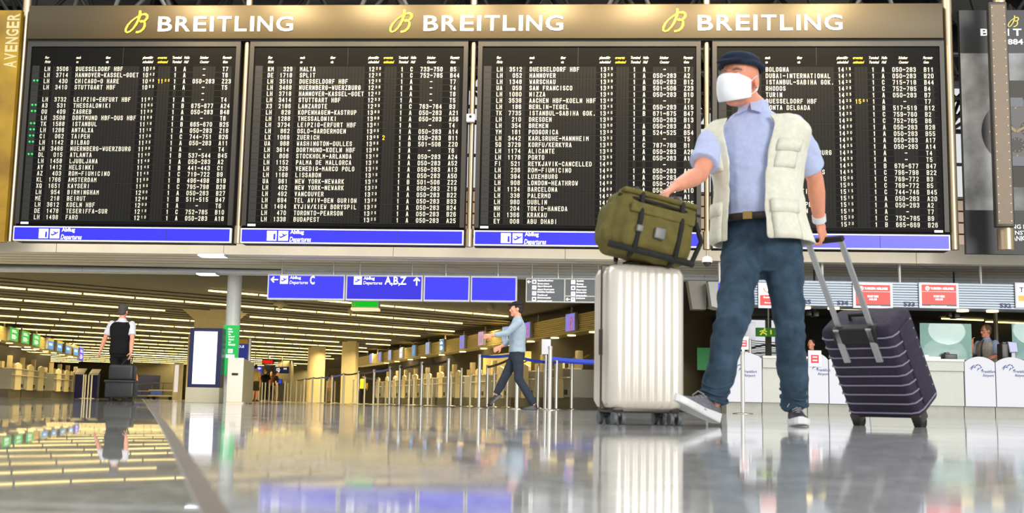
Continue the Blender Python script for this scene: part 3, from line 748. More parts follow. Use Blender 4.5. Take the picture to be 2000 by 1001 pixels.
# ---------------------------------------------------------------- fluorescent tubes in rows under the dark ceiling
TUBE = emis('tube_warm', (255, 225, 140), 3.2, (240, 230, 200))
tz = HC - .07
m = MB(); Lh = .632; m.box(-Lh, Lh, -.022, .022, -.008, .028)
tube0 = None; spots = []
COLS = [(ground(402, 33.6), .75), (ground(368, 46.5), .6), (ground(615, 55), .5), (ground(677, 49.5), .6), (ground(552, 74.5), .8)]
ang = math.atan2(LDIR.y, LDIR.x)
def rline(y): return 2.1 + (y - 27.5) * (-.305)          # the counters on the right bound the rows
for k in range(-1, 20):
    q = Vector((-.4444, 1, 0)) * (26.75 + 3.23 * k) + LDIR * .58
    for j in range(-40, 70):
        c = q + LDIR * (1.33 * j + .665)
        if c.x > 5.1 and c.y > 31.2: continue
        if k == -1 and c.x < ground(372, 25).x: continue
        if c.y < 23.4 or c.y > 86: continue
        pxx = 1000 + F_PX * c.x / c.y
        if pxx < -60 or c.x > rline(c.y) - .5: continue
        if pxx < 40 and c.x < -16.5 - (c.y - 38) * .24 - 1.0: continue
        if any(abs((c - e).dot(LNRM)) < w_ and abs((c - e).dot(LDIR)) < w_ + .7 for e, w_ in COLS): continue
        spots.append((c.y, c))
spots.sort(key=lambda t: t[0])
for i, (yy, c) in enumerate(spots[:300]):
    if tube0 is None:
        tube0 = m.build('fluorescent_tube', TUBE)
        props(tube0, 'warm white fluorescent tube in the long rows under the dark hall ceiling', 'ceiling lamp', 'fluorescent tubes under the hall ceiling'); o = tube0
    else: o = tube0.copy(); C.objects.link(o)
    o.location = (c.x, c.y, tz); o.rotation_euler = (0, 0, ang)
if len(spots) > 300:
    mm = MB()
    for yy, c in spots[300:]:
        a = c - LDIR * Lh; b = c + LDIR * Lh; w = LNRM * .04
        lo = Vector((0, 0, tz - .02)); hi = Vector((0, 0, tz + .03))
        mm.add([a - w + lo, b - w + lo, b + w + lo, a + w + lo, a - w + hi, b - w + hi, b + w + hi, a + w + hi], [(0, 1, 2, 3), (0, 4, 5, 1), (2, 6, 7, 3)])
    single(mm, 'distant_tubes', TUBE, 'farthest rows of warm ceiling tubes at the far end of the hall', 'ceiling lamp', kind='stuff')
for k in range(0, 18, 2):                 # the light the tube rows throw down through their louvres
    c = Vector((-.33, 1, 0)) * (28.3 + 3.23 * k) + LDIR * (6 - .25 * k)
    o = lamp('tube_row_light', 'AREA', (c.x, c.y, HC - .036), (c.x, c.y, 0), 1300, (1.0, .80, .42), 34, .25)
    o.rotation_euler = (0, 0, ang); o.data.spread = math.radians(150)
# ceiling speakers and sensors
SP = mat('speaker_cream', (206, 192, 150), .5)
for px, py, lab in ((548, 594, 'round cream loudspeaker hanging from the ceiling below the departures C sign'), (685, 608, 'small cream sensor on the ceiling beside the green emergency sign'), (958, 602, 'small ceiling sensor between the blue signs and the walking woman')):
    c = PZ(px, py, HC - .12); s = .12 if px < 600 else .06
    m = MB(); m.tube([(c.x, c.y, c.z - .12), (c.x, c.y, c.z - .06), (c.x, c.y, c.z), (c.x, c.y, HC)], [s * .4, s * .5, s * 1.6, s * .5], 14)
    single(m, 'ceiling_speaker' if s > .1 else 'ceiling_sensor', SP, lab, 'speaker' if s > .1 else 'sensor', W, c)

# ---------------------------------------------------------------- hanging signs (frame S)
sp = P(765, 560, 21.0); S = Frame((sp.x, sp.y, 0), -math.radians(5.0))
SBLUE = emis('sign_blue', (58, 56, 238), 1.0, (30, 30, 120)); SBLUE2 = emis('sign_blue_deep', (48, 40, 205), 1.0, (30, 30, 110))
SFR = mat('sign_frame_light', (205, 206, 215), .4)
zs1 = S.L(765, 537).z; zs0 = S.L(765, 587).z
def rods(mb, pxs, z):
    for px in pxs:
        x = S.L(px, 530).x; mb.tube([(x, .06, z), (x, .06, ZB)], .012, 8); mb.tube([(x, .06, z), (x, .06, z + .04)], .03, 8)
def text_px(mb, s_, x0, y0, x1, y1, fr, yl, mi=0, **k):
    a = fr.L(x0, y1, yl); b = fr.L(x1, y0, yl); text_fit(mb, s_, a.x, a.z, b.x, b.z, yl, mi, **k)
def arrow(mb, cx, cz, s, rot, y, mi):
    sh = [(-.5, 0), (-.1, .42), (-.1, .42), (.02, .30), (-.17, .08), (.5, .08), (.5, -.08), (-.17, -.08), (.02, -.30), (-.1, -.42)]
    c, q = math.cos(rot), math.sin(rot); mb.poly([(cx + (p[0] * c - p[1] * q) * s, y, cz + (p[0] * q + p[1] * c) * s) for p in sh], mi)
for k, (pa, pb, col, lab, rp) in enumerate(((522, 674, SBLUE, 'blue hanging departures sign with left arrow and letter C', (549, 650)), (675, 826, SBLUE2, 'blue hanging departures sign with letters A,B,Z and up arrow', (702, 804)),
                                      (827, 918, SBLUE, 'blank blue hanging sign panel right of the A,B,Z sign', (870,)), (919, 1010, SBLUE, 'blank blue hanging sign panel at the right end of the blue row', (972,)))):
    a = S.L(pa, 560).x; b = S.L(pb, 560).x
    t = thing('hanging_sign', lab, 'sign', S, ((a + b) / 2, 0, zs0), 'blue hanging signs in one row')
    m = MB(); m.box(a + .004, b - .004, 0, .16, zs0, zs1, 0); m.build('frame', SFR, t)
    m = MB(); m.rect(a + .03, b - .03, zs0 + .03, zs1 - .03, -.004); m.build('sign_face', col, t)
    for q_px in rp: m = MB(); rods(m, (q_px,), zs1); m.build('hanging_rod', mat('rod_grey', (176, 176, 172), .4, .6), t)
    m = MB(); h = zs1 - zs0
    if k == 0:
        arrow(m, S.L(536, 545).x, S.L(536, 545.5).z, .145, 0, -.006, 0)
        q = S.L(555, 546); m.rect(q.x - .075, q.x + .075, q.z - .075, q.z + .075, -.006, 0); plane_pic(m, q.x, q.z, .14, -.008, 1)
        text_px(m, 'Abflug', 566, 539, 588, 546, S, -.006, bold=.02); text_px(m, 'Departures', 565, 548, 601, 556, S, -.006, shear=.15); text_px(m, 'C', 605, 538, 615, 555, S, -.006, bold=.03)
        m.build('lettering', [SIGNW, SBLUE], t)
    if k == 1:
        q = S.L(699, 547.5); m.rect(q.x - .075, q.x + .075, q.z - .075, q.z + .075, -.006, 0); plane_pic(m, q.x, q.z, .14, -.008, 1)
        text_px(m, 'Abflug', 710, 540, 732, 547.5, S, -.006, bold=.02); text_px(m, 'Departures', 709, 549, 746, 557, S, -.006, shear=.15); text_px(m, 'A,B,Z', 751, 540, 794, 558, S, -.006, bold=.02)
        arrow(m, S.L(814, 549).x, S.L(814, 549).z, .155, -PI / 2, -.006, 0)
        m.build('lettering', [SIGNW, SBLUE2], t)
GREYS = mat('sign_grey', (84, 88, 90), .45, emit=(84, 88, 90), es=.35)
a0 = S.L(1027, 565).x; a1 = S.L(1103, 565).x; a2 = S.L(1182, 565).x; g1 = S.L(1105, 543).z; g0 = S.L(1105, 590).z
t = thing('directory_sign', 'grey hanging directory sign with white pictograms and small two-language lines', 'sign', S, ((a0 + a2) / 2, 0, g0))
m = MB(); m.box(a0, a2, 0, .14, g0, g1); m.build('frame', mat('frame_pale', (198, 200, 192), .4), t)
m = MB(); m.rect(a0 + .02, a1 - .012, g0 + .02, g1 - .02, -.004); m.rect(a1 + .012, a2 - .02, g0 + .02 + .17 * (g1 - g0) + .03, g1 - .02, -.004); m.rect(a1 + .012, a2 - .02, g0 + .02, g0 + .02 + .17 * (g1 - g0) + .01, -.004); m.build('sign_face', GREYS, t)
for q_px in (1039, 1090, 1117, 1168): m = MB(); rods(m, (q_px,), g1); m.build('hanging_rod', MATS['rod_grey'], t)
m = MB(); GL = [('Gepäckaufbewahrung', 'Baggage storage'), ('Airport Reisemarkt', 'Airport Travel market'), ('Kirchlicher Sozialdienst', 'Travellers aid'), ('Gebetsraum Juden', 'Jewish prayer room')]
GR = [('Apotheke', 'Pharmacy'), ('Gebetsräume', 'Prayer rooms'), ('Bundespolizei', 'Federal police'), ('LuxxLounge', '')]
H_ = g1 - g0
for k in range(4):
    for col, (xx, L_) in enumerate(((a0 + .115, GL), (a1 + .115, GR))):
        zc = g1 - .02 - H_ * (.115 + .238 * k); s = H_ * .17
        m.rect(xx, xx + s, zc - s / 2, zc + s / 2, -.006, 0)
        sh = (k + col * 4) % 5; cx = xx + s / 2
        if sh == 0: m.rect(cx - s * .3, cx + s * .3, zc - s * .25, zc + s * .12, -.008, 1); m.rect(cx - s * .12, cx + s * .12, zc + s * .12, zc + s * .28, -.008, 1)
        elif sh == 1: plane_pic(m, cx, zc, s * .8, -.008, 1)
        elif sh == 2: m.rect(cx - s * .06, cx + s * .06, zc - s * .35, zc + s * .35, -.008, 1); m.rect(cx - s * .25, cx + s * .25, zc + s * .02, zc + s * .14, -.008, 1)
        elif sh == 3: disc(m, cx, zc, s * .28, -.008, 1, 12)
        else: m.stroke([(cx - s * .3, zc - s * .3), (cx, zc + s * .3), (cx + s * .3, zc - s * .3)], s * .1, -.008, 1)
        de, en = L_[k]; text_at(m, de, xx + s * 1.25, zc + .012, .030, -.006, 0, .1, .03, .8)
        if en: text_at(m, en, xx + s * 1.25, zc - .045, .030, -.006, 0, .25, .03, .8)
arrow(m, a0 + .06, g1 - .02 - H_ * .115, .075, 0, -.006, 0); arrow(m, a1 + .06, g1 - .02 - H_ * (.115 + .714), .075, 0, -.006, 0); arrow(m, a2 - .07, g1 - .09, .08, -PI / 2, -.006, 0)
m.build('lettering', [SIGNW, GREYS], t)
# green emergency sign
c = P(713, 596, 23.5)
t = thing('exit_sign', 'green illuminated emergency sign box hanging below the blue A,B,Z sign', 'sign', W, (c.x, 23.5, c.z))
a = P(694, 600, 23.5); b = P(740, 588, 23.5)
m = MB(); m.box(a.x - .08, b.x, 23.5, 23.8, a.z, b.z + .02, 0); m.build('housing', SFR, t)
m = MB(); m.rect(a.x + .02, b.x - .02, a.z + .02, b.z, 23.49); m.build('sign_face', emis('exit_green', (10, 190, 30), 1.0, (10, 90, 20)), t)
m = MB(); m.box(a.x - .09, b.x, 23.46, 23.8, a.z - .05, a.z - .005); m.build('lamp_tray', emis('tray_glow', (255, 225, 170), .9, (230, 220, 190)), t)
m = MB(); q = P(686, 604, 23.47); m.rect(q.x, q.x + .09, q.z, q.z + .15, 23.47, 0); text_fit(m, 'H', q.x + .015, q.z + .02, q.x + .075, q.z + .13, 23.465, 1, 0, .03)
m.build('running_figure', [MATS['exit_green'], mat('pict_yellow', (230, 240, 150), .5)], t)
m = MB(); m.tube([(c.x, 23.65, b.z), (c.x, 23.65, HC)], .015, 8); m.build('hanging_rod', MATS['rod_grey'], t)

# ---------------------------------------------------------------- columns, kiosk, bin, info board
COLM = mat('column_pale', (236, 236, 232), .4, noise_amt=.03); COLB = mat('column_beige', (214, 196, 150), .5, noise_amt=.05)
g = ground(447, 23.4); r = 14 / F_PX * 23.4
m = MB(); m.tube([(g.x, g.y, 0), (g.x, g.y, HC)], r, 28); struct(m, 'column_1', COLM, W, (g.x, g.y, 0))
a, b = ground(371, 33), ground(432, 33)
m = MB(); m.box(a.x, b.x, 33, 34.2, 0, HC); m.prism([(a.x - .35, 32.94, HC), (a.x - .01, 32.94, HC - .28), (b.x + .01, 32.94, HC - .28), (b.x + .35, 32.94, HC)], (0, 1.3, 0)); struct(m, 'column_2', COLB, W, (a.x, 33, 0))
a, b = ground(361, 46), ground(375, 46); m = MB(); m.box(a.x, b.x, 46, 47, 0, HC); struct(m, 'column_3', COLB, W, (a.x, 46, 0))
g = ground(615, 55); m = MB(); m.tube([(g.x, 55, 0), (g.x, 55, HC)], 17 / F_PX * 55, 28); struct(m, 'column_4', COLB, W, (g.x, 55, 0))
a, b = ground(664, 49), ground(691, 49); m = MB(); m.box(a.x, b.x, 49, 50, 0, HC); struct(m, 'column_5', COLB, W, (a.x, 49, 0))
a, b = ground(540, 74), ground(565, 74); m = MB(); m.box(a.x, b.x, 74, 75, 0, HC); struct(m, 'column_6', WALL, W, (a.x, 74, 0))
# tall advertising screen
Y0 = 22.0; a, b = ground(364, Y0), ground(427, Y0); zt_ = P(398, 640, Y0).z; zm = P(398, 756, Y0).z
KB = mat('kiosk_beige', (196, 188, 160), .45); NAVY = mat('screen_navy', (34, 38, 78), .3)
t = thing('advert_screen', 'tall freestanding advertising screen showing bright white, on a beige base beside the column', 'screen', W, ((a.x + b.x) / 2, Y0, 0))
m = MB(); m.rbox(a.x - .03, b.x, Y0, Y0 + .35, 0, zm, .01); m.build('base', KB, t)
m = MB(); m.box(a.x + .05, b.x, Y0 + .02, Y0 + .3, zm, zt_); m.box(a.x - .01, a.x + .05, Y0 + .03, Y0 + .3, zm, zt_); m.build('housing', NAVY, t)
q0, q1 = P(373, 749, Y0), P(425, 647, Y0)
m = MB(); m.rect(q0.x, q1.x, q0.z, q1.z, Y0 + .012); m.rect(q0.x, q0.x + .012, q0.z, q1.z, Y0 + .011, 1); m.build('display', [emis('display_white', (250, 250, 255), 1.15, (200, 200, 200)), NAVY], t)
# ticket bin / service pillar
Y1 = 20.2; a, b, c = ground(427, Y1), ground(441, Y1), ground(472, Y1); zk = P(455, 698, Y1).z; zl_ = P(430, 706, Y1).z
t = thing('service_pillar', 'beige metal service pillar with a small dark slot in front of the green panel', 'kiosk', W, ((b.x + c.x) / 2, Y1, 0))
m = MB(); m.rbox(b.x, c.x, Y1, Y1 + .03, .03, zk, .008); m.build('front_panel', mat('pillar_pale', (206, 198, 184), .4), t)
m = MB(); m.prism([(b.x, Y1 + .02, .02), (a.x + .02, Y1 + .42, .02), (a.x + .02, Y1 + .42, zl_ - .02), (b.x, Y1 + .02, zk - .01)], (.0, .01, 0)); m.box(b.x + .01, c.x - .01, Y1 + .03, Y1 + .42, .02, zk - .03); m.prism([(c.x, Y1 + .02, .02), (c.x + .09, Y1 + .42, .02), (c.x + .09, Y1 + .42, zl_), (c.x, Y1 + .02, zk - .01)], (0, .01, 0)); m.build('body', mat('pillar_olive', (140, 130, 96), .5), t)
m = MB(); q = P(459, 730, Y1 - .002); m.rbox(q.x - .055, q.x + .055, Y1 - .012, Y1 + .004, q.z - .02, q.z + .02, .006); m.build('slot', mat('slot_dark', (34, 32, 30), .4), t)
m = MB(); m.box(b.x + .005, c.x + .02, Y1 + .005, Y1 + .40, 0, .03); m.build('plinth', KB, t)
# green notice on the column
Y2 = 22.6; a, b = P(433, 715, Y2), P(467, 635, Y2)
GRN = emis('panel_green', (44, 176, 84), .62, (40, 160, 76))
t = thing('column_notice', 'tall green notice panel with white lines of writing on the pale round column', 'sign', W, ((a.x + b.x) / 2, Y2, 0))
m = MB(); m.box(a.x, b.x, Y2, Y2 + .05, .55, b.z); m.build('panel', GRN, t)
m = MB()
for i, s_ in enumerate(('Bitte', 'nehmen', 'Sie', 'genügend', 'Abstand', 'und', 'Rücksicht')):
    y = 640 + i * 5.1; w_ = 2.0 * len(s_); text_px(m, s_, 446, y, 446 + w_ * .75, y + 3.6, W, Y2 - .006, bold=.02)
q = P(450, 685, Y2); m.rect(q.x - .045, q.x + .045, q.z - .04, q.z + .04, Y2 - .006); plane_pic(m, q.x, q.z - .005, .07, Y2 - .008, 1)
q0, q1 = P(441, 698, Y2), P(458, 692, Y2); m.rect(q0.x, q1.x, q0.z, q1.z, Y2 - .006)
m.build('lettering', [SIGNW, GRN], t)
# blue D,E board with its pole
Y3 = 26.0; a, b = P(466, 745, Y3), P(488, 662, Y3)
t = thing('direction_board', 'dark blue board with yellow top and letters D,E beside the green panel', 'sign', W, ((a.x + b.x) / 2, Y3, 0))
m = MB(); z_ = P(477, 671, Y3).z; m.box(a.x - .12, b.x - .04, Y3, Y3 + .08, .25, z_); m.build('panel', emis('board_navy', (44, 52, 136), .5, (40, 46, 120)), t)
m = MB(); m.box(a.x - .12, b.x - .04, Y3, Y3 + .08, z_, b.z); m.build('yellow_cap', mat('cap_yellow', (206, 158, 24), .5), t)
m = MB(); m.tube([(b.x, Y3 + .03, 0), (b.x, Y3 + .03, P(489, 660, Y3).z)], .035, 10); m.build('post', mat('post_white', (220, 216, 204), .35, .3), t)
m = MB(); text_px(m, 'D,E', 466, 674, 477, 679, W, Y3 - .006, bold=.02); m.build('lettering', SIGNW, t)

# ---------------------------------------------------------------- check-in islands: left (frame LF) and middle (frame RF)
SLATG = mat('slat_gold', (186, 168, 104), .35, .35, noise_amt=.06); DESK = mat('desk_grey', (134, 132, 122), .45); DESKB = mat('desk_beige', (214, 200, 160), .5); PLN = mat('plinth_dark', (76, 72, 56), .5); SHELF = mat('desk_shelf', (206, 196, 160), .35)
SCR = dict(green=emis('screen_green', (20, 190, 70), 1.0, (10, 60, 20)), blue=emis('screen_blue', (60, 150, 210), 1.0, (20, 50, 80)), pale=emis('screen_pale', (150, 175, 215), 1.0, (60, 70, 90)), violet=emis('screen_violet', (120, 120, 215), 1.0, (50, 50, 90)), deep=emis('screen_deep', (10, 110, 180), 1.0, (10, 50, 80)), sign=emis('screen_sign', (70, 56, 220), 1.0, (30, 30, 90)), gold=emis('screen_gold', (235, 190, 60), .9, (90, 70, 20)), rose=emis('screen_rose', (196, 150, 190), 1.0, (80, 60, 80)))
DOWN = emis('downlight', (255, 225, 150), 5.0, (230, 220, 190))
ORDN = ['nearest', 'second', 'third', 'fourth', 'fifth', 'sixth', 'seventh', 'eighth', 'ninth', 'tenth', 'eleventh', 'twelfth']
class Row:                                  # a row of counters: s runs along the row (local x), local -y faces the aisle
    def __init__(s, o, d): s.fr = Frame(o, math.atan2(d[1], d[0]))
    def at(s, px):                          # s where picture column px meets the row's front plane
        return s.fr.L(px, 700).x
d_ = Vector((.292, -.956, 0)); RF = Row((.71 - .292 * -0, 32, 0), (.292, -.956))     # local x towards the camera, -y faces left
dl = Vector((-.203, .979, 0)); LF = Row((-16.9, 38, 0), (-.203, .979))                # local x away from the camera, -y faces right
def fascia(row, x0, x1, z0, z1, lab, col=SLATG):
    t = thing('counter_canopy', lab, 'canopy', row.fr, ((x0 + x1) / 2, 0, z0))
    m = MB(); n = 9; h = (z1 - z0) / n
    for i in range(n):
        z = z0 + i * h; m.prism([(x0, 0, z), (x0, -.02, z + h * .15), (x0, -.02, z + h * .7), (x0, 0, z + h * .9)], (x1 - x0, 0, 0))
    m.box(x0, x1, 0, .5, z0, z1); m.build('slatted_front', col, t)
    m = MB(); k = int((x1 - x0) / 2.6)
    for i in range(k + 1): x = x0 + .2 + i * (x1 - x0 - .4) / max(k, 1); m.tube([(x, .25, z1), (x, .25, HC)], .03, 8)
    m.build('hanger', MATS['rod_grey'], t)
    return t
fz1, fz0 = 2.36, 1.90
xa = RF.at(1181); xb = RF.at(690); fascia(RF, xb, xa, fz0, fz1, 'long gold slatted canopy over the middle row of check-in counters')
xl0 = LF.at(-120); xl1 = LF.at(152); fascia(LF, xl0, xl1, fz0, fz1, 'gold slatted canopy over the left row of check-in counters')
def monitor(row, px, w, col, lab, z0=fz0 + .05, z1=fz1 + .02, art=None, grp=None):
    x = row.at(px); t = thing('monitor', lab, 'screen', row.fr, (x, -.1, z0), grp)
    m = MB(); m.rbox(x - w / 2 - .03, x + w / 2 + .03, -.10, -.02, z0 - .02, z1 + .02, .01); m.build('bezel', mat('bezel_grey', (150, 150, 150), .4), t)
    m = MB(); m.rect(x - w / 2, x + w / 2, z0, z1, -.104); m.build('display', SCR[col], t)
    if art: art(t, x, w, z0, z1)
    return t
def art_person(t, x, w, z0, z1):
    m = MB(); h = z1 - z0
    for dx in (-.18, .15):
        disc(m, x + dx * w, z0 + h * .62, w * .08, -.107, 0, 10); m.rect(x + dx * w - w * .07, x + dx * w + w * .07, z0 + h * .15, z0 + h * .52, -.107, 0)
    m.build('picture', mat('art_pale', (230, 226, 240), .5, emit=(230, 226, 240), es=.8), t)
def art_no(t, x, w, z0, z1):
    m = MB(); h = z1 - z0; cx, cz, r = x + w * .12, z0 + h * .42, h * .34
    pts = [(cx + r * math.cos(2 * PI * i / 20), cz + r * math.sin(2 * PI * i / 20)) for i in range(21)]; m.stroke(pts, .03, -.107, 0); m.stroke([(cx - r * .7, cz - r * .7), (cx + r * .7, cz + r * .7)], .03, -.107, 0)
    m.rect(cx - r * .3, cx + r * .3, cz - r * .35, cz + r * .5, -.106, 1)
    m.build('picture', [mat('art_red', (230, 60, 90), .5, emit=(230, 60, 90), es=.8), MATS.get('art_pale') or mat('art_pale', (230, 226, 240), .5)], t)
def art_lines(t, x, w, z0, z1):
    m = MB(); h = z1 - z0
    for i, f in enumerate((.8, .68, .42, .3, .18)): m.rect(x - w * .28, x + w * (.3 if i % 2 else .18), z0 + h * f - h * .035, z0 + h * f + h * .035, -.107)
    m.build('picture', SIGNW, t)
def art_gold(t, x, w, z0, z1):
    m = MB(); h = z1 - z0; m.rect(x - w * .5, x + w * .5, z0 + h * .78, z1, -.107, 0); m.rect(x - w * .3, x + w * .25, z0 + h * .35, z0 + h * .55, -.107, 1); m.build('picture', [SCR['gold'], SIGNW], t)
for i, (px, col, art) in enumerate(((1120, 'violet', art_no), (1034, 'violet', art_no), (992, 'pale', art_person), (944, 'rose', art_person), (907, 'violet', art_person), (867, 'deep', art_lines), (839, 'pale', art_person), (812, 'blue', art_person), (787, 'pale', art_lines), (765, 'pale', art_person), (746, 'violet', art_person), (728, 'violet', None))):
    monitor(RF, px, .62 if i else .66, col, ORDN[i] + ' screen on the gold slatted canopy, counted from the near right end', art=art, grp='screens on the middle canopy')
for i, px in enumerate((18, 41, 63)): monitor(LF, px, 1.35 - .0 * i, 'green', ['first', 'second', 'third'][i] + ' green screen from the left on the left canopy', art=art_lines, grp='green screens on the left canopy')
for i, px in enumerate((92, 110, 127, 143)): monitor(LF, px, 1.25, 'blue', ['first', 'second', 'third', 'fourth'][i] + ' blue and yellow screen right of the green screens', art=art_gold, grp='blue screens on the left canopy')
monitor(LF, 154, 1.3, 'sign', 'violet blue hanging number sign at the far end of the left canopy', 1.75, 2.35, art_lines)
q = RF.fr.w((RF.at(1168), -.1, fz0 + .1))
monitor(RF, 1178, .5, 'pale', 'pale unlit screen at the near end of the gold slatted canopy')
t = None
def counters(row, pxs, wid, lab, grp, panel_w):
    xs = [row.at(p) for p in pxs]; n = len(xs)
    for i, x in enumerate(xs):
        t = thing('check_in_counter', lab % ORDN[i], 'check-in counter', row.fr, (x, -.5, 0), grp)
        m = MB(); w = wid
        m.box(x - w / 2, x + w / 2, -.5, .35, .28, .95); m.build('body', DESK, t)
        m = MB(); m.box(x - w / 2, x + w / 2, -.44, .35, 0, .28); m.build('plinth', PLN, t)
        m = MB(); m.prism([(x - panel_w / 2, -.53, .26), (x + panel_w / 2, -.53, .26), (x + panel_w / 2, -.53, 1.10), (x - panel_w / 2 + panel_w * .45, -.53, 1.17), (x - panel_w / 2, -.53, 1.10)], (0, .06, 0)); m.build('front_panel', DESKB, t)
        m = MB(); m.box(x - w / 2, x + w / 2, -.56, -.2, .95, .98); m.box(x - w / 2, x + w / 2, -.58, -.5, .74, .77); m.build('shelf', SHELF, t)
        m = MB(); m.rbox(x + w * .18, x + w * .30, -.2, -.05, .98, 1.42, .02); m.box(x - w * .3, x - w * .1, -.1, .1, .98, 1.2); m.build('desk_screen', mat('desk_screen_beige', (176, 160, 118), .5), t)
        m = MB(); m.box(x + panel_w * .62, x + panel_w * .95, -.512, -.5, .34, .46); m.build('vent', DARK, t)
counters(RF, (1130, 1062, 1012, 966, 925, 890, 865, 838, 815, 796, 780, 762), 1.55, '%s check-in counter of the middle row from its near end', 'counters of the middle row', .62)
counters(LF, (6, 32, 54, 91, 108, 124, 140), 1.9, '%s check-in counter of the left row, counted from the left', 'counters of the left row', .95)
# downlights under the canopies
dl_m = MB(); dl_m.tube([(0, 0, -.012), (0, 0, .01)], .11, 16); dl0 = None
for row, pxs, nm, yy in ((RF, (1162, 1140, 1098, 1066, 1020, 975, 930, 890, 850, 815, 790, 765, 745), 'round warm downlight under the gold canopy of the middle counters', .25), (LF, (4, 28, 63, 80, 98, 114, 130, 146), 'round warm downlight under the canopy of the left counters', .2)):
    for px in pxs:
        p = row.fr.w((row.at(px), yy, fz0 - .012))
        if dl0 is None: dl0 = o = dl_m.build('downlight', DOWN)
        else: o = dl0.copy(); C.objects.link(o)
        props(o, nm, 'lamp', 'downlights of the ' + ('middle canopy' if row is RF else 'left canopy')); o.location = p
for row, xs0, xs1, en in ((RF, xb, xa, 420), (LF, xl0, xl1, 45)):      # the downlights' own light on the counters
    o = lamp('canopy_light', 'AREA', row.fr.w(((xs0 + xs1) / 2, -.35, fz0 - .03)), row.fr.w(((xs0 + xs1) / 2, -.75, .6)), en, (1.0, .84, .52), 1, .12)
    o.data.size = xs1 - xs0; o.data.spread = math.radians(115); o.rotation_euler = (Matrix.Rotation(row.fr.rot, 3, 'Z') @ Matrix.Rotation(-.35, 3, 'X')).to_euler()
# dark back panels behind the counters and a bright alcove
m = MB(); m.box(xl0, LF.at(88), .9, 1.0, .9, 1.9); m.box(LF.at(88), xl1, 1.2, 1.3, .9, 1.9); struct(m, 'partition_left', mat('partition_violet', (46, 44, 58), .4), LF.fr)
m = MB(); m.box(xb, xa, 1.9, 2.0, 0, HC); struct(m, 'partition_middle', mat('partition_brown', (60, 52, 36), .6, noise_amt=.1), RF.fr)
a, b = RF.at(930), RF.at(862)
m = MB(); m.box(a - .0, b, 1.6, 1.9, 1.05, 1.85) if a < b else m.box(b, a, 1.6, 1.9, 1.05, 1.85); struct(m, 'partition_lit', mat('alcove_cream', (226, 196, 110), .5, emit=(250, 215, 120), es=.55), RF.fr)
# belts of the conveyor behind the counters: curled metal chutes
CH = mat('chute_gold', (170, 150, 90), .35, .6)
for i, px in enumerate((1070, 1020, 960)):
    x = RF.at(px); m = MB(); m.tube([(x + .8, .9, 1.42), (x + .4, .8, 1.32), (x, .75, 1.36), (x - .5, .8, 1.24)], .025, 8)
    single(m, 'cable_rail', CH, 'curved gold rail behind the %s counter of the middle row' % ('first', 'second', 'third')[i], 'rail', RF.fr, (x, .8, 1.3), 'curved rails behind the counters')

# ---------------------------------------------------------------- belt barrier posts
POSTM = mat('post_steel', (214, 210, 198), .3, .75); BELT = mat('belt_blue', (28, 58, 170), .6); BELTD = mat('belt_dark', (38, 34, 66), .6)
PH = .98
def post_mesh(parent):
    m = MB(); m.tube([(0, 0, .015), (0, 0, .94)], .032, 14); m.build('tube', POSTM, parent)
    m = MB(); m.tube([(0, 0, 0), (0, 0, .012), (0, 0, .022)], [.16, .16, .05], 20); m.build('base_plate', mat('base_steel', (150, 144, 130), .3, .8), parent)
    m = MB(); m.tube([(0, 0, .93), (0, 0, PH)], .036, 14); m.build('belt_head', mat('head_grey', (180, 178, 172), .35, .5), parent)
POSTS = [(670, 731, 791), (698, 727, 791), (711, 738, 790), (729, 724, 792), (738, 739, 790), (753, 744, 790), (760, 718, 793), (768, 742, 791), (779, 715, 793), (798, 730, 793), (807, 739, 791), (822, 709, 795), (835, 727, 793), (843, 737, 791),
         (874, 703, 797), (880, 730, 793), (900, 720, 795), (918, 730, 794), (935, 694, 798), (951, 716, 798), (964, 727, 797), (990, 727, 798), (1009, 690, 800), (1050, 718, 800), (1064, 699, 801), (1073, 678, 802), (1086, 701, 800), (1116, 713, 801),
         (500, 750, 786), (505, 752, 786), (511, 752, 786), (517, 752, 786), (525, 752, 787), (532, 752, 787), (540, 752, 787), (555, 747, 787), (561, 755, 787), (567, 744, 787), (578, 743, 787), (587, 754, 787), (593, 741, 788), (609, 738, 788), (626, 738, 789), (637, 747, 789), (647, 735, 789), (653, 747, 789), (689, 744, 790),
         (161, 735, 781), (165, 735, 781), (171, 735, 781), (177, 735, 781), (1451, 690, 811)]
pproto = None; ploc = {}
for i, (px, ty, by) in enumerate(POSTS):
    hpx = by - ty
    if px == 874: hpx = 94
    Yp = min(60.0, PH * F_PX / hpx)
    g = ground(px, Yp); ploc[px] = g
    if px == 1451: lab, grp = 'steel belt post with a small notice on top, in front of the white check-in desk', None
    elif px < 300: lab, grp = 'pale barrier post in the tight cluster beside the left counters', 'barrier posts beside the left counters'
    elif px < 660: lab, grp = 'small distant steel barrier post in the queue lanes at the far end', 'distant barrier posts'
    else: lab, grp = 'brushed steel belt barrier post in the queue lanes before the middle counters', 'barrier posts of the middle queue'
    if pproto is None:
        pproto = t = thing('barrier_post', lab, 'barrier post', W, (0, 0, 0), grp); post_mesh(t); t.location = g
    else:
        t = copy_tree(pproto, g, lab)
        if grp: t['group'] = grp
        elif 'group' in t: del t['group']
    ploc[(px, 'o')] = t
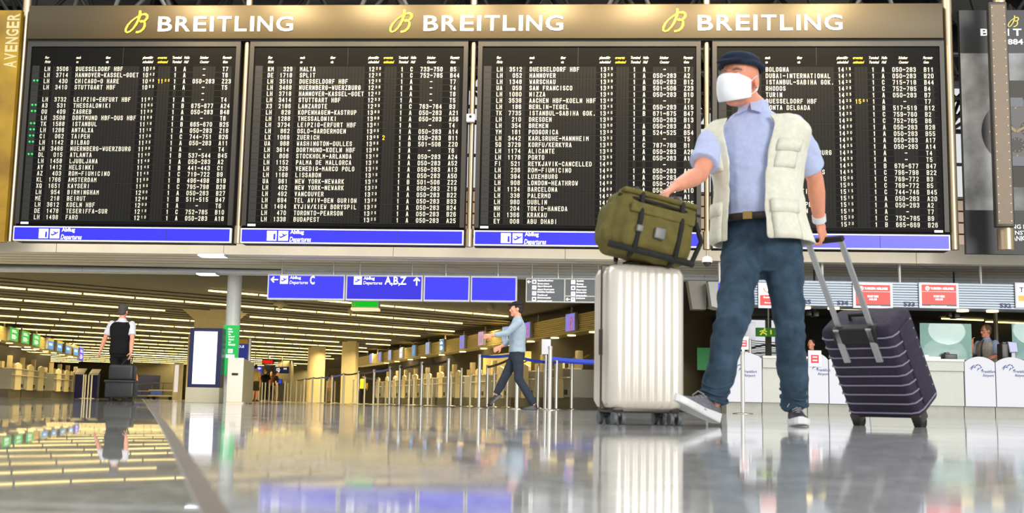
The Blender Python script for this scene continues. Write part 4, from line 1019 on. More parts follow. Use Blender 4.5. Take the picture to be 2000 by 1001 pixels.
def belt(pa, to, col=BELT, z=.93, sag=.03):              # a belt pulled from the head of post pa to a point or another post
    t = ploc[(pa, 'o')]; a = Vector((0, 0, z)); b = (to if isinstance(to, Vector) else ploc[to]) - ploc[pa] ; b = Vector((b.x, b.y, z))
    m = MB(); n = 8; h = .05; d = (b - a).normalized(); nn = Vector((d.y, -d.x, 0)) * .002
    pts = [a + (b - a) * (i / n) - Vector((0, 0, sag * 4 * (i / n) * (1 - i / n))) for i in range(n + 1)]
    for i in range(n):
        p, q = pts[i], pts[i + 1]; u = Vector((0, 0, h / 2))
        m.add([p - u + nn, q - u + nn, q + u + nn, p + u + nn, p - u - nn, q - u - nn, q + u - nn, p + u - nn], [(0, 1, 2, 3), (4, 7, 6, 5), (3, 2, 6, 7), (0, 4, 5, 1)])
    m.build('belt', col, t)['label'] = 'blue retractable belt' if col is BELT else 'dark retractable belt'
belt(935, 1009, BELT, .95); belt(1009, 1086, BELT, .9); belt(1073, ground(1230, 18.2), BELT, .80); belt(1086, ground(1230, 22), BELT, .92); belt(951, 1009, BELTD)
belt(822, 874, BELTD); belt(779, 822, BELTD); belt(760, 779, BELTD); belt(698, 729, BELTD); belt(670, 698, BELTD)
belt(609, 626, BELTD, .95); belt(578, 593, BELTD, .95); belt(626, 647, BELT, .95); belt(647, 670, BELT, .95); belt(711, 738, BELTD, .95); belt(729, 760, BELT, .93); belt(593, 609, BELTD, .95)
# notice holder on a post beside the woman
g = ploc[1064]
t = thing('notice_stand', 'white square notice holder on a post among the barrier posts behind the walking woman', 'sign', W, (g.x - .0, g.y - .25, 0))
m = MB(); m.tube([(g.x, g.y - .25, 0), (g.x, g.y - .25, 1.0)], .02, 10); m.tube([(g.x, g.y - .25, 0), (g.x, g.y - .25, .015)], .14, 18); m.build('stand', POSTM, t)
m = MB(); z_ = 1.17; m.rbox(g.x - .085, g.x + .085, g.y - .28, g.y - .26, z_ - .16, z_ + .12, .008); m.build('plate', mat('plate_white', (226, 224, 230), .4), t)

# ---------------------------------------------------------------- far end of the hall
def simple_sign(name, x0, y0, x1, y1, Y, col, lab, letters=None, cat='sign', hang=True):
    a, b = P(x0, y1, Y), P(x1, y0, Y); t = thing(name, lab, cat, W, ((a.x + b.x) / 2, Y, a.z))
    m = MB(); m.box(a.x - .04, b.x + .04, Y, Y + .15, a.z - .04, b.z + .04); m.build('housing', mat('housing_dark', (40, 40, 40), .5), t)
    m = MB(); m.rect(a.x, b.x, a.z, b.z, Y - .01); m.build('sign_face', col, t)
    if letters:
        m = MB()
        for s_, u0, v0, u1, v1 in letters:
            if s_ == '<': q = P((u0 + u1) / 2, (v0 + v1) / 2, Y); arrow(m, q.x, q.z, (u1 - u0) / F_PX * Y, 0, Y - .016, 0)
            else: text_px(m, s_, u0, v0, u1, v1, W, Y - .016, bold=.03)
        m.build('lettering', SIGNW, t)
    if hang and b.z < HC - .1:
        m = MB(); m.tube([((a.x + b.x) / 2, Y + .07, b.z + .04), ((a.x + b.x) / 2, Y + .07, HC)], .03, 8); m.build('hanger', MATS['rod_grey'], t)
    return t
simple_sign('direction_sign', 484, 715, 511, 730, 60, emis('far_blue', (50, 60, 235), 1.0), 'far blue direction sign with white letters and a left arrow', [('A,Z', 485, 717, 493, 721), ('<', 504, 716, 510, 722)])
simple_sign('shop_sign', 513, 703, 533, 709, 62, emis('far_red', (235, 24, 20), 1.0), 'small red illuminated sign far down the hall', [('SALE', 518, 704, 526, 708)] and None)
simple_sign('flight_display', 516, 714, 536, 729, 66, mat('display_black', (18, 18, 20), .3), 'left black display of the far flight information pair')
simple_sign('flight_display', 538, 717, 563, 727, 66.5, emis('display_black_blue', (20, 24, 60), 1.0), 'right display of the far flight information pair, with white lines', [('A 12', 540, 718, 546, 720), ('B 24', 540, 721, 547, 723), ('Z 23', 540, 724, 546, 726), ('10 45', 554, 718, 560, 721)])
simple_sign('counter_sign', 522, 741, 550, 748, 70, emis('far_blue_counter', (40, 70, 220), 1.0), 'low blue and white counter sign far behind the distant posts', [('i', 535, 742, 537, 747)], hang=False)
t_ = bpy.data.objects['counter_sign']; a, b = P(519, 748, 70.1), P(552, 740, 70.1)
m = MB(); m.box(a.x, b.x, 70.15, 70.8, 0, a.z); m.build('counter', mat('far_counter', (60, 56, 48), .5), t_)
a, b = ground(266, 75), ground(309, 75); zd = P(288, 732, 75).z
m = MB(); m.box(a.x, b.x, 75, 75.2, 0, zd); struct(m, 'door_1', mat('door_blue', (22, 26, 60), .5))
m = MB(); m.box(ground(255, 76).x, ground(335, 76).x, 76, 76.2, 0, HC - .3); struct(m, 'partition_far', WALL)
# second, smaller advert screen far off
Y4 = 48; a, b = ground(336, Y4), ground(351, Y4)
t = thing('advert_screen', 'smaller pale pink advertising screen farther back, left of the bright white one', 'screen', W, ((a.x + b.x) / 2, Y4, 0))
m = MB(); m.box(a.x, b.x, Y4, Y4 + .3, 0, P(343, 708, Y4).z); m.build('housing', KB, t)
q0, q1 = P(339, 765, Y4), P(350, 712, Y4); m = MB(); m.rect(q0.x, q1.x, q0.z, q1.z, Y4 - .01); m.build('display', emis('display_pink', (238, 220, 205), 1.0), t)
# luggage carts
def cart(px, Y, lab):
    g = ground(px, Y); t = thing('luggage_cart', lab, 'luggage cart', W, g, 'luggage carts far down the hall'); x, y = g.x, g.y
    m = MB(); m.box(x - .5, x + .5, y - .3, y + .3, .14, .2); m.box(x - .5, x + .5, y - .3, y + .3, .38, .43); m.build('shelf', mat('cart_silver', (170, 166, 150), .3, .7), t)
    m = MB()
    for dx in (-.46, 0, .46): m.tube([(x + dx, y, .2), (x + dx, y + .1, .72)], .025, 8)
    m.tube([(x - .46, y + .1, .72), (x + .46, y + .1, .72)], .025, 8); m.build('handle', mat('cart_dark', (50, 48, 44), .4), t)
    for dx in (-.36, .36):
        m = MB(); m.tube([(x + dx, y - .05, .07), (x + dx, y + .05, .07)], .07, 12); m.build('wheel', mat('rubber_black', (24, 24, 24), .7), t)
    m = MB(); m.box(x - .4, x + .1, y - .32, y - .3, .22, .37); m.build('advert_plate', mat('cart_blue', (40, 60, 150), .5), t)
cart(275, 58, 'luggage cart beside the dark blue door far down the hall'); cart(316, 50, 'luggage cart stack between blue door and square column')
# blue info lecterns near the left posts
for i, (px, ty, by) in enumerate(((152, 722, 778), (180, 724, 779))):
    Yp = 1.25 * F_PX / (by - ty); g = ground(px, Yp); t = thing('information_stand', ('left' if i == 0 else 'right') + ' one of two dark blue stands behind the pale post cluster', 'stand', W, g)
    m = MB(); m.box(g.x - .18, g.x + .18, g.y, g.y + .3, 0, 1.1); m.build('body', mat('stand_navy', (36, 40, 96), .4), t)
    m = MB(); m.prism([(g.x - .20, g.y - .05, 1.02), (g.x - .20, g.y + .32, 1.25), (g.x - .20, g.y + .32, 1.29), (g.x - .20, g.y - .05, 1.06)], (.40, 0, 0)); m.build('sloped_top', KB, t)
# ---------------------------------------------------------------- the check-in desk on the right (frame D)
dp = ground(1700, 20.0); D = Frame((dp.x, 20.0, 0), -math.radians(.8))
def dlp(px, py, y=0.0): return D.L(px, py, y)
CTR = mat('desk_pale', (172, 174, 164), .4, noise_amt=.03); CTRW = mat('desk_white', (188, 189, 196), .4); CPL = mat('desk_plinth', (150, 150, 140), .45, noise_amt=.06); TOP = mat('desk_top', (190, 190, 180), .3)
LOGOB = mat('logo_blue', (62, 72, 140), .5)
zp_ = dlp(1700, 789).z; zc_ = dlp(1800, 702).z; ztp = dlp(1800, 710).z; zarch = dlp(1915, 696).z
def fra(mb, x, z, s, y):                                  # airport mark: a swirl of short arcs and two lines of letters
    for k, (x0, z0, x1, z1) in enumerate(((-.9, .1, -.3, .55), (-.75, -.05, -.62, .3), (-.4, .3, .1, .62), (.0, .55, .35, .3), (.15, .1, .45, .35), (-.1, -.1, .1, .25), (.3, -.15, .55, .1), (-.62, .25, -.2, .2))):
        mx, mz = (x0 + x1) / 2 + .06, (z0 + z1) / 2 + .08; mb.stroke([(x + x0 * s, z + z0 * s), (x + mx * s, z + mz * s), (x + x1 * s, z + z1 * s)], [.02 * s, .12 * s, .02 * s], y)
    text_at(mb, 'Frankfurt', x + .42 * s, z - .28 * s, .30 * s, y, 0, .12, .01, .95); text_at(mb, 'Airport', x + .47 * s, z - .70 * s, .30 * s, y, 0, .12, .01, .95)
segs = [(1420, 1489, 'panel'), (1490, 1578, 'counter'), (1579, 1619, 'panel'), (1620, 1700, 'panel'), (1701, 1885, 'counter'), (1886, 1946, 'panel'), (1947, 2010, 'panel'), (2011, 2200, 'counter')]
labs = ['white check-in desk front left of the dark opening, behind the striding leg', 'pale counter section behind the legs of the striding man', 'white desk front with a red notice beside the planted shoe', 'white desk front behind the dark suitcase', 'long pale counter section right of the dark suitcase', 'white arched desk front with airport mark, under the clerk', 'white arched desk front with airport mark at the right picture edge', 'pale counter section leaving the frame at the right']
for (p0, p1, kind), lab in zip(segs, labs):
    a, b = dlp(p0, 790).x, dlp(p1, 790).x
    t = thing('check_in_desk', lab, 'desk', D, ((a + b) / 2, 0, 0), 'check-in desk sections')
    m = MB(); m.box(a + .002, b - .002, .06, .6, 0, zp_); m.build('plinth', CPL, t)
    if kind == 'panel':
        n = 12; w = b - a; ro = .12; pts = [(a + .004, 0, zp_)] + [(b - .004, 0, zp_)] + [(b - .004 - (w - .008) * i / n, 0, zarch - .10 + .10 * math.sin(PI * i / n) ** .8 if 0 < i < n else zarch - .10) for i in range(n + 1)]
        m = MB(); m.prism(pts, (0, .05, 0)); m.box(a + .01, b - .01, .05, .6, zp_, zarch - .14); m.build('front_panel', CTRW, t)
        m = MB(); q = dlp((p0 + p1) / 2 - (6 if p1 - p0 < 65 else 10), 722)
        if p0 in (1579,): q = dlp(1588, 719)
        fra(m, q.x, q.z, .16, -.004); m.build('airport_mark', LOGOB, t)
    else:
        m = MB(); m.box(a + .004, b - .004, .02, .6, zp_, ztp - .12); m.build('front_panel', CTR, t)
        m = MB(); m.box(a + .004, b - .004, -.01, .6, ztp - .115, zc_ - .02); m.build('upper_panel', CTR, t)
        m = MB(); m.box(a, b, -.03, .62, zc_ - .02, zc_ + .02); m.build('worktop', TOP, t)
# canopy with slats
zk0, zk1 = dlp(1750, 601).z, dlp(1750, 552).z
SLATS = mat('slat_blue_grey', (140, 150, 160), .4, .3)
t = thing('desk_canopy', 'blue grey slatted canopy with counter numbers over the right check-in desk', 'canopy', D, (dlp(1750, 601).x, -.1, zk0))
ca, cb = dlp(1442, 580, -.1).x, dlp(2200, 580, -.1).x
m = MB(); n = 10; h = (zk1 - zk0) / n
for i in range(n):
    z = zk0 + i * h; m.prism([(ca, -.1, z), (ca, -.125, z + h * .12), (ca, -.125, z + h * .78), (ca, -.1, z + h * .92)], (cb - ca, 0, 0))
m.box(ca, cb, -.1, .45, zk0, zk1); m.build('slatted_front', SLATS, t)
m = MB()
for px in (1405, 1606, 1757, 1915): x = dlp(px, 540, .1).x; m.tube([(x, .1, zk1 - .05), (x, .1, ZB)], .03, 10)
m.build('hanger', MATS['rod_grey'], t)
m = MB(); NUM = mat('number_navy', (44, 50, 92), .5)
for s_, px, py in (('535', 1573, 588.5), ('534', 1646, 590.5), ('533', 1776, 593), ('532', 1964, 596)): q0, q1 = dlp(px - 11, py + 5, -.13), dlp(px + 11, py - 4, -.13); text_fit(m, s_, q0.x, q0.z, q1.x, q1.z, -.128, 0, 0, .05)
m.build('counter_numbers', NUM, t)
# airline screens
REDS = emis('screen_red', (228, 66, 54), .95, (120, 20, 20)); SWHITE = emis('screen_white', (252, 250, 248), .95, (230, 230, 230)); SDARK = mat('screen_dark', (60, 60, 62), .4)
def airline(p0, p1, lab, kind):
    yy = -.16; a, b = dlp(p0, 575, yy).x, dlp(p1, 575, yy).x; z0, z1 = dlp((p0 + p1) / 2, 601.5, yy).z, dlp((p0 + p1) / 2, 551.5, yy).z
    t = thing('monitor', lab, 'screen', D, ((a + b) / 2, yy, z0), 'airline screens on the right canopy')
    m = MB(); m.rbox(a, b, yy, yy + .03, z0, z1, .01); m.build('bezel', mat('bezel_white', (226, 228, 236), .4), t)
    w = b - a; h = z1 - z0; i0, i1, j0, j1 = a + w * .07, b - w * .07, z0 + h * .11, z1 - h * .09; y = yy - .006
    m = MB(); ml = MB()
    if kind == 'red':
        m.rect(i0, i1, j0, j1, y, 0); m.rect(i0, i1, j0 - h * .02, j0 + h * .04, y - .002, 2); m.rect(i0, i1, j0 + (j1 - j0) * .66, j0 + (j1 - j0) * .67, y - .002, 1)
        pts = [(i0 + w * .14 + h * .07 * math.cos(2 * PI * k / 16), j1 - h * .14 + h * .07 * math.sin(2 * PI * k / 16)) for k in range(17)]; ml.stroke(pts, .014, y - .002); ml.stroke([(i0 + w * .11, j1 - h * .19), (i0 + w * .14, j1 - h * .12), (i0 + w * .175, j1 - h * .10)], .02, y - .002)
        text_fit(ml, 'TURKISH AIRLINES', i0 + w * .21, j1 - h * .19, i1 - w * .06, j1 - h * .09, y - .002, 0, .0, .03)
        text_fit(ml, 'TICKET DESK', a + w * .35, j0 + h * .31, a + w * .64, j0 + h * .39, y - .002, 0, .1, .03); text_fit(ml, 'MILES', a + w * .40, j0 + h * .20, a + w * .59, j0 + h * .27, y - .002, 0, .1, .03)
        text_fit(ml, 'STAR ALLIANCE', a + w * .28, z0 + h * .055, a + w * .68, z0 + h * .10, y - .003, 0, 0, .03)
    elif kind == 'mix':
        jm = j0 + (j1 - j0) * .5; m.rect(i0, i1, jm, j1, y, 1); m.rect(i0, i1, j0, jm, y, 0)
        m.stroke([(a + w * .2, jm + h * .28), (a + w * .25, jm + h * .16), (a + w * .36, jm + h * .1), (a + w * .5, jm + h * .22), (a + w * .62, jm + h * .12), (a + w * .8, jm + h * .3)], h * .05, y - .002, 3)
        text_fit(ml, 'Business Class', a + w * .2, jm - h * .12, i1 - w * .1, jm - h * .05, y - .002, 0, 0, .02); text_fit(ml, 'Economy Class', a + w * .24, j0 + h * .06, i1 - w * .1, j0 + h * .13, y - .002, 0, 0, .02)
    else:
        m.rect(i0, i1, j0, j1, y, 1); m.rect(i0, i1, j0 + h * .15, j0 + h * .38, y - .002, 4); text_fit(ml, 'T', i0 + w * .03, j1 - h * .3, i0 + w * .14, j1 - h * .1, y - .003, 1, 0, .03)
    d = m.build('display', [REDS, SWHITE, SDARK, emis('art_orange', (255, 170, 70), .9), emis('art_yellow', (250, 200, 60), .9)], t)
    ml.build('lettering', [SIGNW, NUM], d)
airline(1481, 1532, 'white and red screen partly hidden by the right thigh of the striding man', 'mix')
airline(1666, 1744, 'left red airline screen, above the handle of the dark suitcase', 'red'); airline(1795, 1873, 'right red airline screen, between numbers 533 and 532', 'red')
airline(1983, 2062, 'white and yellow screen cut by the right picture edge', 'white')
# number sign at the canopy's left end
a, b = dlp(1403, 575, -.3).x, dlp(1440, 575, -.3).x
t = thing('number_sign', 'blue number sign in a grey case at the left end of the right canopy', 'sign', D, ((a + b) / 2, -.3, dlp(1410, 600, -.3).z))
z0, z1 = dlp(1410, 601, -.3).z, dlp(1410, 552, -.3).z
m = MB(); m.prism([(a - .11, -.28, z0 + .03), (a, -.28, z0), (a, -.28, z1 + .02), (a - .17, -.28, z1 + .02)], (0, .5, 0)); m.box(a, b, -.28, .2, z0, z1 + .02); m.build('case', mat('case_grey', (150, 152, 146), .45), t)
m = MB(); m.rect(a, b, z0, z1, -.285); m.build('sign_face', SBLUE, t)
m = MB(); w = b - a; h = z1 - z0
text_fit(m, 'Halle', a + w * .15, z1 - h * .2, a + w * .6, z1 - h * .08, -.288, 0, 0, .02); text_fit(m, '5', a + w * .2, z0 + h * .5, a + w * .42, z0 + h * .74, -.288, 0, 0, .03); text_fit(m, '5', a + w * .24, z0 + h * .1, a + w * .46, z0 + h * .36, -.288, 0, 0, .03); m.build('lettering', SIGNW, t)
m = MB(); q = dlp(1380, 575, .3); m.prism([(a - .16, 0, z0), (a - .16, 0, z1 + .06), (a - .48, 0, z1 + .06), (a - .40, 0, z0)], (0, .3, 0))
single(m, 'canopy_end', mat('canopy_end_grey', (104, 100, 90), .5), 'dark grey end piece of the canopy beside the blue number sign', 'canopy', D, (q.x, 0, z0))
# lamps below the canopy
for i, px in enumerate((1572, 1628, 1880, 1938)):
    q = dlp(px, 603, .15); m = MB(); m.tube([(q.x, .15, zk0 - .03), (q.x, .15, zk0)], .10, 16)
    o = single(m, 'downlight', DOWN, ['first', 'second', 'third', 'fourth'][i] + ' flat round lamp from the left under the blue grey canopy', 'lamp', D, (q.x, .15, zk0), 'lamps under the right canopy')
CAMB = mat('cctv_dark', (40, 38, 36), .4)
for px, py, lab in ((1592, 613, 'dark ceiling camera between the striding man and dark suitcase'), (1866, 616, 'dark ceiling camera under the canopy right of the dark suitcase')):
    q = dlp(px, py, .8); m = MB(); m.rbox(q.x - .05, q.x + .05, .7, .95, q.z - .05, q.z + .05, .01); m.rbox(q.x - .14, q.x - .07, .75, .9, q.z - .03, q.z + .06, .01); m.tube([(q.x, .82, q.z), (q.x, .82, HC)], .02, 8)
    single(m, 'ceiling_camera', CAMB, lab, 'camera', D, (q.x, .8, q.z))
# glass screens
GLASS = mat('screen_glass', (170, 215, 205), .04, 0, spec=.6, alpha=.38)
for p0, p1, lab in ((1797, 1898, 'large glass protection screen left of the clerk'), (1977, 2090, 'glass protection screen at the right picture edge behind the monitor')):
    a, b = dlp(p0, 660, .35), dlp(p1, 660, .35); zt2 = dlp((p0 + p1) / 2, 631, .35).z
    m = MB(); m.rbox(a.x, b.x, .35, .362, zc_ + .02, zt2, .004); single(m, 'glass_screen', GLASS, lab, 'glass screen', D, (a.x, .35, zc_))
# notice sheets and the small sign on a post
def sheet(p0, y0, p1, y1, yl, lab, red=True, stand=None):
    a, b = dlp(p0, y1, yl), dlp(p1, y0, yl); t = thing('notice', lab, 'notice', D, (a.x, yl, a.z))
    m = MB(); m.box(a.x, b.x, yl, yl + .008, a.z, b.z); m.build('sheet', mat('paper_white', (236, 236, 240), .6), t)
    if red:
        w = b.x - a.x; h = b.z - a.z; m = MB(); m.rect(a.x + w * .2, b.x - w * .2, a.z + h * .22, b.z - h * .28, yl - .004, 0); m.rect(a.x + w * .32, b.x - w * .32, a.z + h * .34, a.z + h * .42, yl - .006, 1); m.rect(a.x + w * .32, b.x - w * .32, a.z + h * .55, a.z + h * .63, yl - .006, 1); m.build('print', [mat('print_red', (214, 60, 64), .6), MATS['paper_white']], t)
sheet(1579, 684, 1604, 715, -.02, 'white notice with red square on the desk front beside the planted leg')
g = ploc[1451]; i_ = D.inv @ g
sheet(1444, 657, 1462, 682, i_.y - .02, 'small framed red notice on top of the steel post')
t = bpy.data.objects['notice.001']; m = MB(); q = dlp(1452, 682, i_.y - .02); m.box(q.x - .02, q.x + .02, i_.y - .012, i_.y, .96, q.z + .02); m.build('holder', MATS['head_grey'], t)
a = dlp(1456, 662, .4); b = dlp(1475, 629, .4)
t = thing('desk_monitor', 'pale back of a desk monitor before the bright window', 'screen', D, (a.x, .4, zc_)); m = MB(); m.rbox(a.x, b.x, .4, .44, a.z, b.z, .01); m.build('housing', CTRW, t); m = MB(); m.tube([((a.x + b.x) / 2, .45, zc_), ((a.x + b.x) / 2, .45, a.z + .1)], .03, 8); m.build('foot', MATS['head_grey'], t)
a = dlp(1970, 688, .3); b = dlp(1988, 668, .3)
t = thing('desk_monitor', 'small lit desk monitor right of the clerk', 'screen', D, (a.x, .3, zc_))
m = MB(); m.prism([(a.x + .02, .3, a.z), (b.x + .0, .3, a.z + .01), (b.x - .02, .3, b.z), (a.x - .01, .3, b.z + .01)], (0, .04, 0)); m.build('housing', mat('monitor_grey', (120, 120, 126), .4), t)
m = MB(); m.poly([(a.x + .03, .295, a.z + .015), (b.x - .01, .295, a.z + .02), (b.x - .03, .295, b.z - .01), (a.x, .295, b.z)]); m.build('display', emis('monitor_lilac', (190, 195, 235), 1.0), t)
m = MB(); m.box(a.x + .06, a.x + .12, .32, .36, zc_, a.z); m.box(a.x, a.x + .18, .28, .4, zc_ + .0, zc_ + .015); m.build('foot', CTRW, t)
# things on the worktop
for px0, px1, h_, lab, col in ((1802, 1836, .05, 'low flat tray on the pale worktop left of the clerk', 'paper_white'), (1843, 1868, .10, 'dark telephone on the pale worktop behind the glass screen', 'cctv_dark'), (1955, 1968, .30, 'dark card printer on the worktop beside the lit monitor', 'cctv_dark')):
    a, b = dlp(px0, 700, .25).x, dlp(px1, 700, .25).x; m = MB(); m.rbox(a, b, .2, .42, zc_ + .02, zc_ + .02 + h_, .015); m.rbox(a + .02, a + .1, .22, .3, zc_ + .02 + h_ - .01, zc_ + .05 + h_, .01)
    single(m, 'tray' if h_ < .06 else 'telephone' if h_ < .2 else 'card_printer', MATS[col], lab, 'tray' if h_ < .06 else 'telephone' if h_ < .2 else 'printer', D, (a, .2, zc_))
# green exit sign behind the man
a, b = dlp(1478, 656, 4.0), dlp(1526, 640, 4.0)
t = thing('exit_sign', 'green exit sign with a yellow running figure before the bright window', 'sign', D, (a.x, 4.0, a.z))
m = MB(); m.box(a.x, b.x, 4.0, 4.12, a.z, b.z); m.build('housing', mat('exit_dark_green', (52, 112, 34), .5, emit=(52, 112, 34), es=.6), t)
m = MB(); h = b.z - a.z; x = a.x + .12
m.stroke([(x - .05, a.z + h * .15), (x, a.z + h * .45), (x + .03, a.z + h * .72)], .03, 3.99); m.stroke([(x, a.z + h * .45), (x + .07, a.z + h * .3), (x + .08, a.z + h * .12)], .03, 3.99); m.stroke([(x - .06, a.z + h * .55), (x + .02, a.z + h * .68), (x + .09, a.z + h * .55)], .025, 3.99); disc(m, x + .045, a.z + h * .84, .022, 3.99, 0, 10)
m.rect(x + .16, x + .19, a.z + h * .25, a.z + h * .75, 3.99); m.rect(x + .27, x + .36, a.z + h * .2, a.z + h * .8, 3.99); m.build('running_figure', emis('exit_yellow', (225, 225, 60), .8), t)
m = MB(); m.tube([((a.x + b.x) / 2, 4.06, b.z), ((a.x + b.x) / 2, 4.06, HC)], .02, 8); m.build('hanger', MATS['rod_grey'], t)
# green wall panel behind the leg
a, b = P(1362, 722, 24), P(1402, 679, 24)
t = thing('display_stand', 'green panel on a grey post behind the calf of the striding man', 'stand', W, ((a.x + b.x) / 2, 24, 0))
m = MB(); m.box(a.x, b.x, 24, 24.06, a.z, b.z); m.build('green_panel', mat('stand_green', (10, 140, 56), .5), t)
m = MB(); m.tube([((a.x + b.x) / 2, 24.1, 0), ((a.x + b.x) / 2, 24.1, b.z - .05)], .03, 10); m.tube([((a.x + b.x) / 2, 24.1, 0), ((a.x + b.x) / 2, 24.1, .02)], .2, 20); m.build('post', MATS['rod_grey'], t)
m = MB(); q = dlp(1945, 640, 2.5); m.tube([(q.x, 2.5, 0), (q.x, 2.5, HC)], .045, 10); struct(m, 'column_7', mat('thin_column', (120, 110, 88), .4, .4), D)
# tubes of the right hand ceiling
LQ = [(1880, 628), (1700, 608)]
for i, (px, py) in enumerate(((1640, 603), (1880, 624), (1965, 630))):
    c = PZ(px, py, HC - .05); o = tube0.copy(); C.objects.link(o); o.location = c; o.rotation_euler = (0, 0, ang - .5)
    props(o, ['thin warm ceiling tube just below the number 534', 'thin warm ceiling tube above the glass screen left of the clerk', 'thin warm ceiling tube behind the clerk', 'thin warm ceiling tube left of the bent knee'][i], 'ceiling lamp', 'ceiling tubes behind the right desk')
# ---------------------------------------------------------------- people
UP = Vector((0, 0, 1))
def cloth(name, rgb, rough=.85, amt=.12, sc=30, bump=.25): return mat(name, rgb, rough, noise_amt=amt, noise_scale=sc, bump=bump, spec=.2)
SKIN = mat('skin', (230, 154, 122), .5, noise_amt=.06, noise_scale=25)
def ring(c, side, a, b, n=20, up=UP, gap=0.0, p=2.0):
    side = (side - up * side.dot(up)).normalized(); fw = side.cross(up).normalized(); out = []
    for i in range(n + (1 if gap else 0)):
        q = gap + (2 * PI - 2 * gap) * i / n if gap else 2 * PI * i / n
        s, co = math.sin(q), math.cos(q)
        out.append(c + side * (a * math.copysign(abs(s) ** (2 / p), s)) + fw * (b * math.copysign(abs(co) ** (2 / p), co)))
    return out
def wrinkle(o, amp, freq=(9, 9, 14), seed=0.0):
    me = o.data; fx, fy, fz = freq
    cos = [v.co.copy() for v in me.vertices]; nor = [v.normal.copy() for v in me.vertices]
    for v, c, n in zip(me.vertices, cos, nor):
        d = noise.noise(Vector((c.x * fx + seed, c.y * fy, c.z * fz))) + .5 * noise.noise(Vector((c.x * fx * 2.3, c.y * fy * 2.3 + seed, c.z * fz * 2.3)))
        v.co = c + n * (d * amp)
    for p in me.polygons: p.use_smooth = True
def fuse(mb, name, material, parent, voxel, smooth=3, wr=None):
    o = mb.build(name, material, parent)
    bake(o, ('REMESH', dict(mode='VOXEL', voxel_size=voxel, use_smooth_shade=True)), ('SMOOTH', dict(factor=.5, iterations=smooth)))
    for p in o.data.polygons: p.use_smooth = True
    if wr: wrinkle(o, *wr)
    return o
def torso_rings(J, g=0.0, k=1.0, lo=0, hi=99, gap=0.0, n=20, flare=0.0, belly=0.0):
    hs = J['hipL'] - J['hipR']; ss = J['shL'] - J['shR']; pe = (J['hipL'] + J['hipR']) / 2; sh = (J['shL'] + J['shR']) / 2; ax = (sh - pe)
    spec = [(-.22, .135, .10, 0), (-.10, .168, .118, 0), (.04, .172, .122, .1), (.20, .160, .118, .3), (.36, .156, .115, .5), (.54, .168, .122, .75), (.72, .182, .126, 1), (.86, .186, .116, 1), (.95, .168, .096, 1), (1.03, .115, .078, 1), (1.09, .07, .066, 1)]
    R = []
    for i, (t, a, b, w) in enumerate(spec):
        if i < lo or i > hi: continue
        c = pe + ax * t; s = hs.normalized() * (1 - w) + ss.normalized() * w
        e = flare * max(0, (.6 - t)); bl_ = belly * math.exp(-((t - .3) / .25) ** 2)
        fw = s.cross(UP).normalized()
        R.append(ring(c + fw * bl_ * .5 + fw * (.0), s, (a + g + e) * k, (b + g + e + bl_ * .5) * k, n, gap=gap, p=2.3))
    return R
def head_into(mb, c, fw, up, k, neck):
    lf = up.cross(fw).normalized(); up = fw.cross(lf).normalized()
    def q(l, f, u): return c + (lf * l + fw * f + up * u) * k
    def E(l, f, u, a, b, d, n=18, m=12): mb.ell(q(l, f, u), (lf * a * k, fw * b * k, up * d * k), n, m)
    E(0, -.012, .035, .076, .098, .098); E(0, .028, -.05, .056, .066, .066); E(0, .04, -.005, .060, .055, .085)
    E(0, .078, .034, .052, .020, .014); E(0, .082, -.062, .026, .018, .011); E(0, .070, -.098, .030, .028, .022)
    for s in (-1, 1): E(s * .078, -.008, -.008, .010, .020, .032); E(s * .045, .062, -.022, .022, .025, .02)
    mb.tube([q(0, .088, .02), q(0, .112, -.018), q(0, .112, -.03), q(0, .09, -.036)], [.009 * k, .014 * k, .014 * k, .008 * k], 10)
    mb.tube([q(0, -.022, -.04), neck + (q(0, -.022, -.04) - neck) * .5, neck], [.056 * k, .054 * k, .066 * k], 16)
    return q, lf, up
def hand_into(mb, wr, d, pn, curl, k=1.0, mirror=1, curls=None):
    d = d.normalized(); pn = (pn - d * pn.dot(d)).normalized(); w = d.cross(pn).normalized() * mirror      # w points to the thumb side
    R = []
    for t, a, b in ((-.02, .026, .021), (.01, .029, .019), (.045, .040, .016), (.08, .043, .014), (.095, .040, .011)):
        R.append([wr + d * t * k + w * (a * math.cos(2 * PI * i / 14)) * k + pn * (b * math.sin(2 * PI * i / 14)) * k for i in range(14)])
    mb.rings(R)
    for i, (off, ln) in enumerate(((.031, .072), (.0105, .082), (-.0105, .076), (-.031, .060))):
        c = curl * (1 + .12 * (i - 1.5)) if curls is None else curls[i]
        p = wr + d * .088 * k + w * off * k; pts = [p - d * .02 * k, p]; dd = d + w * off * 2.0; dd.normalize(); a = 0
        for sgm, f in enumerate((.45, .30, .25)):
            a = c * (.55, .85, 1.15)[sgm] if sgm == 0 else a + c * (.55, .85, .6)[sgm]
            pts.append(pts[-1] + (dd * math.cos(a) + pn * math.sin(a)) * ln * f * k)
        mb.tube(pts, [.0098 * k, .0100 * k, .0092 * k, .0085 * k, .0066 * k], 10)
    p = wr + d * .022 * k + w * .026 * k; q = p + (d * .55 + w * .75 + pn * .25).normalized() * .04 * k; r = q + (d * .8 + w * .30 + pn * .55).normalized() * .034 * k; s = r + (d * .75 + pn * .75).normalized() * .026 * k
    mb.tube([wr + d * .01 * k, p, q, r, s], [.016 * k, .015 * k, .0125 * k, .0108 * k, .0075 * k], 10)
def limb(mb, pts, rad, n=16): mb.tube(pts, rad, n)
def mid(a, b, t): return a + (b - a) * t
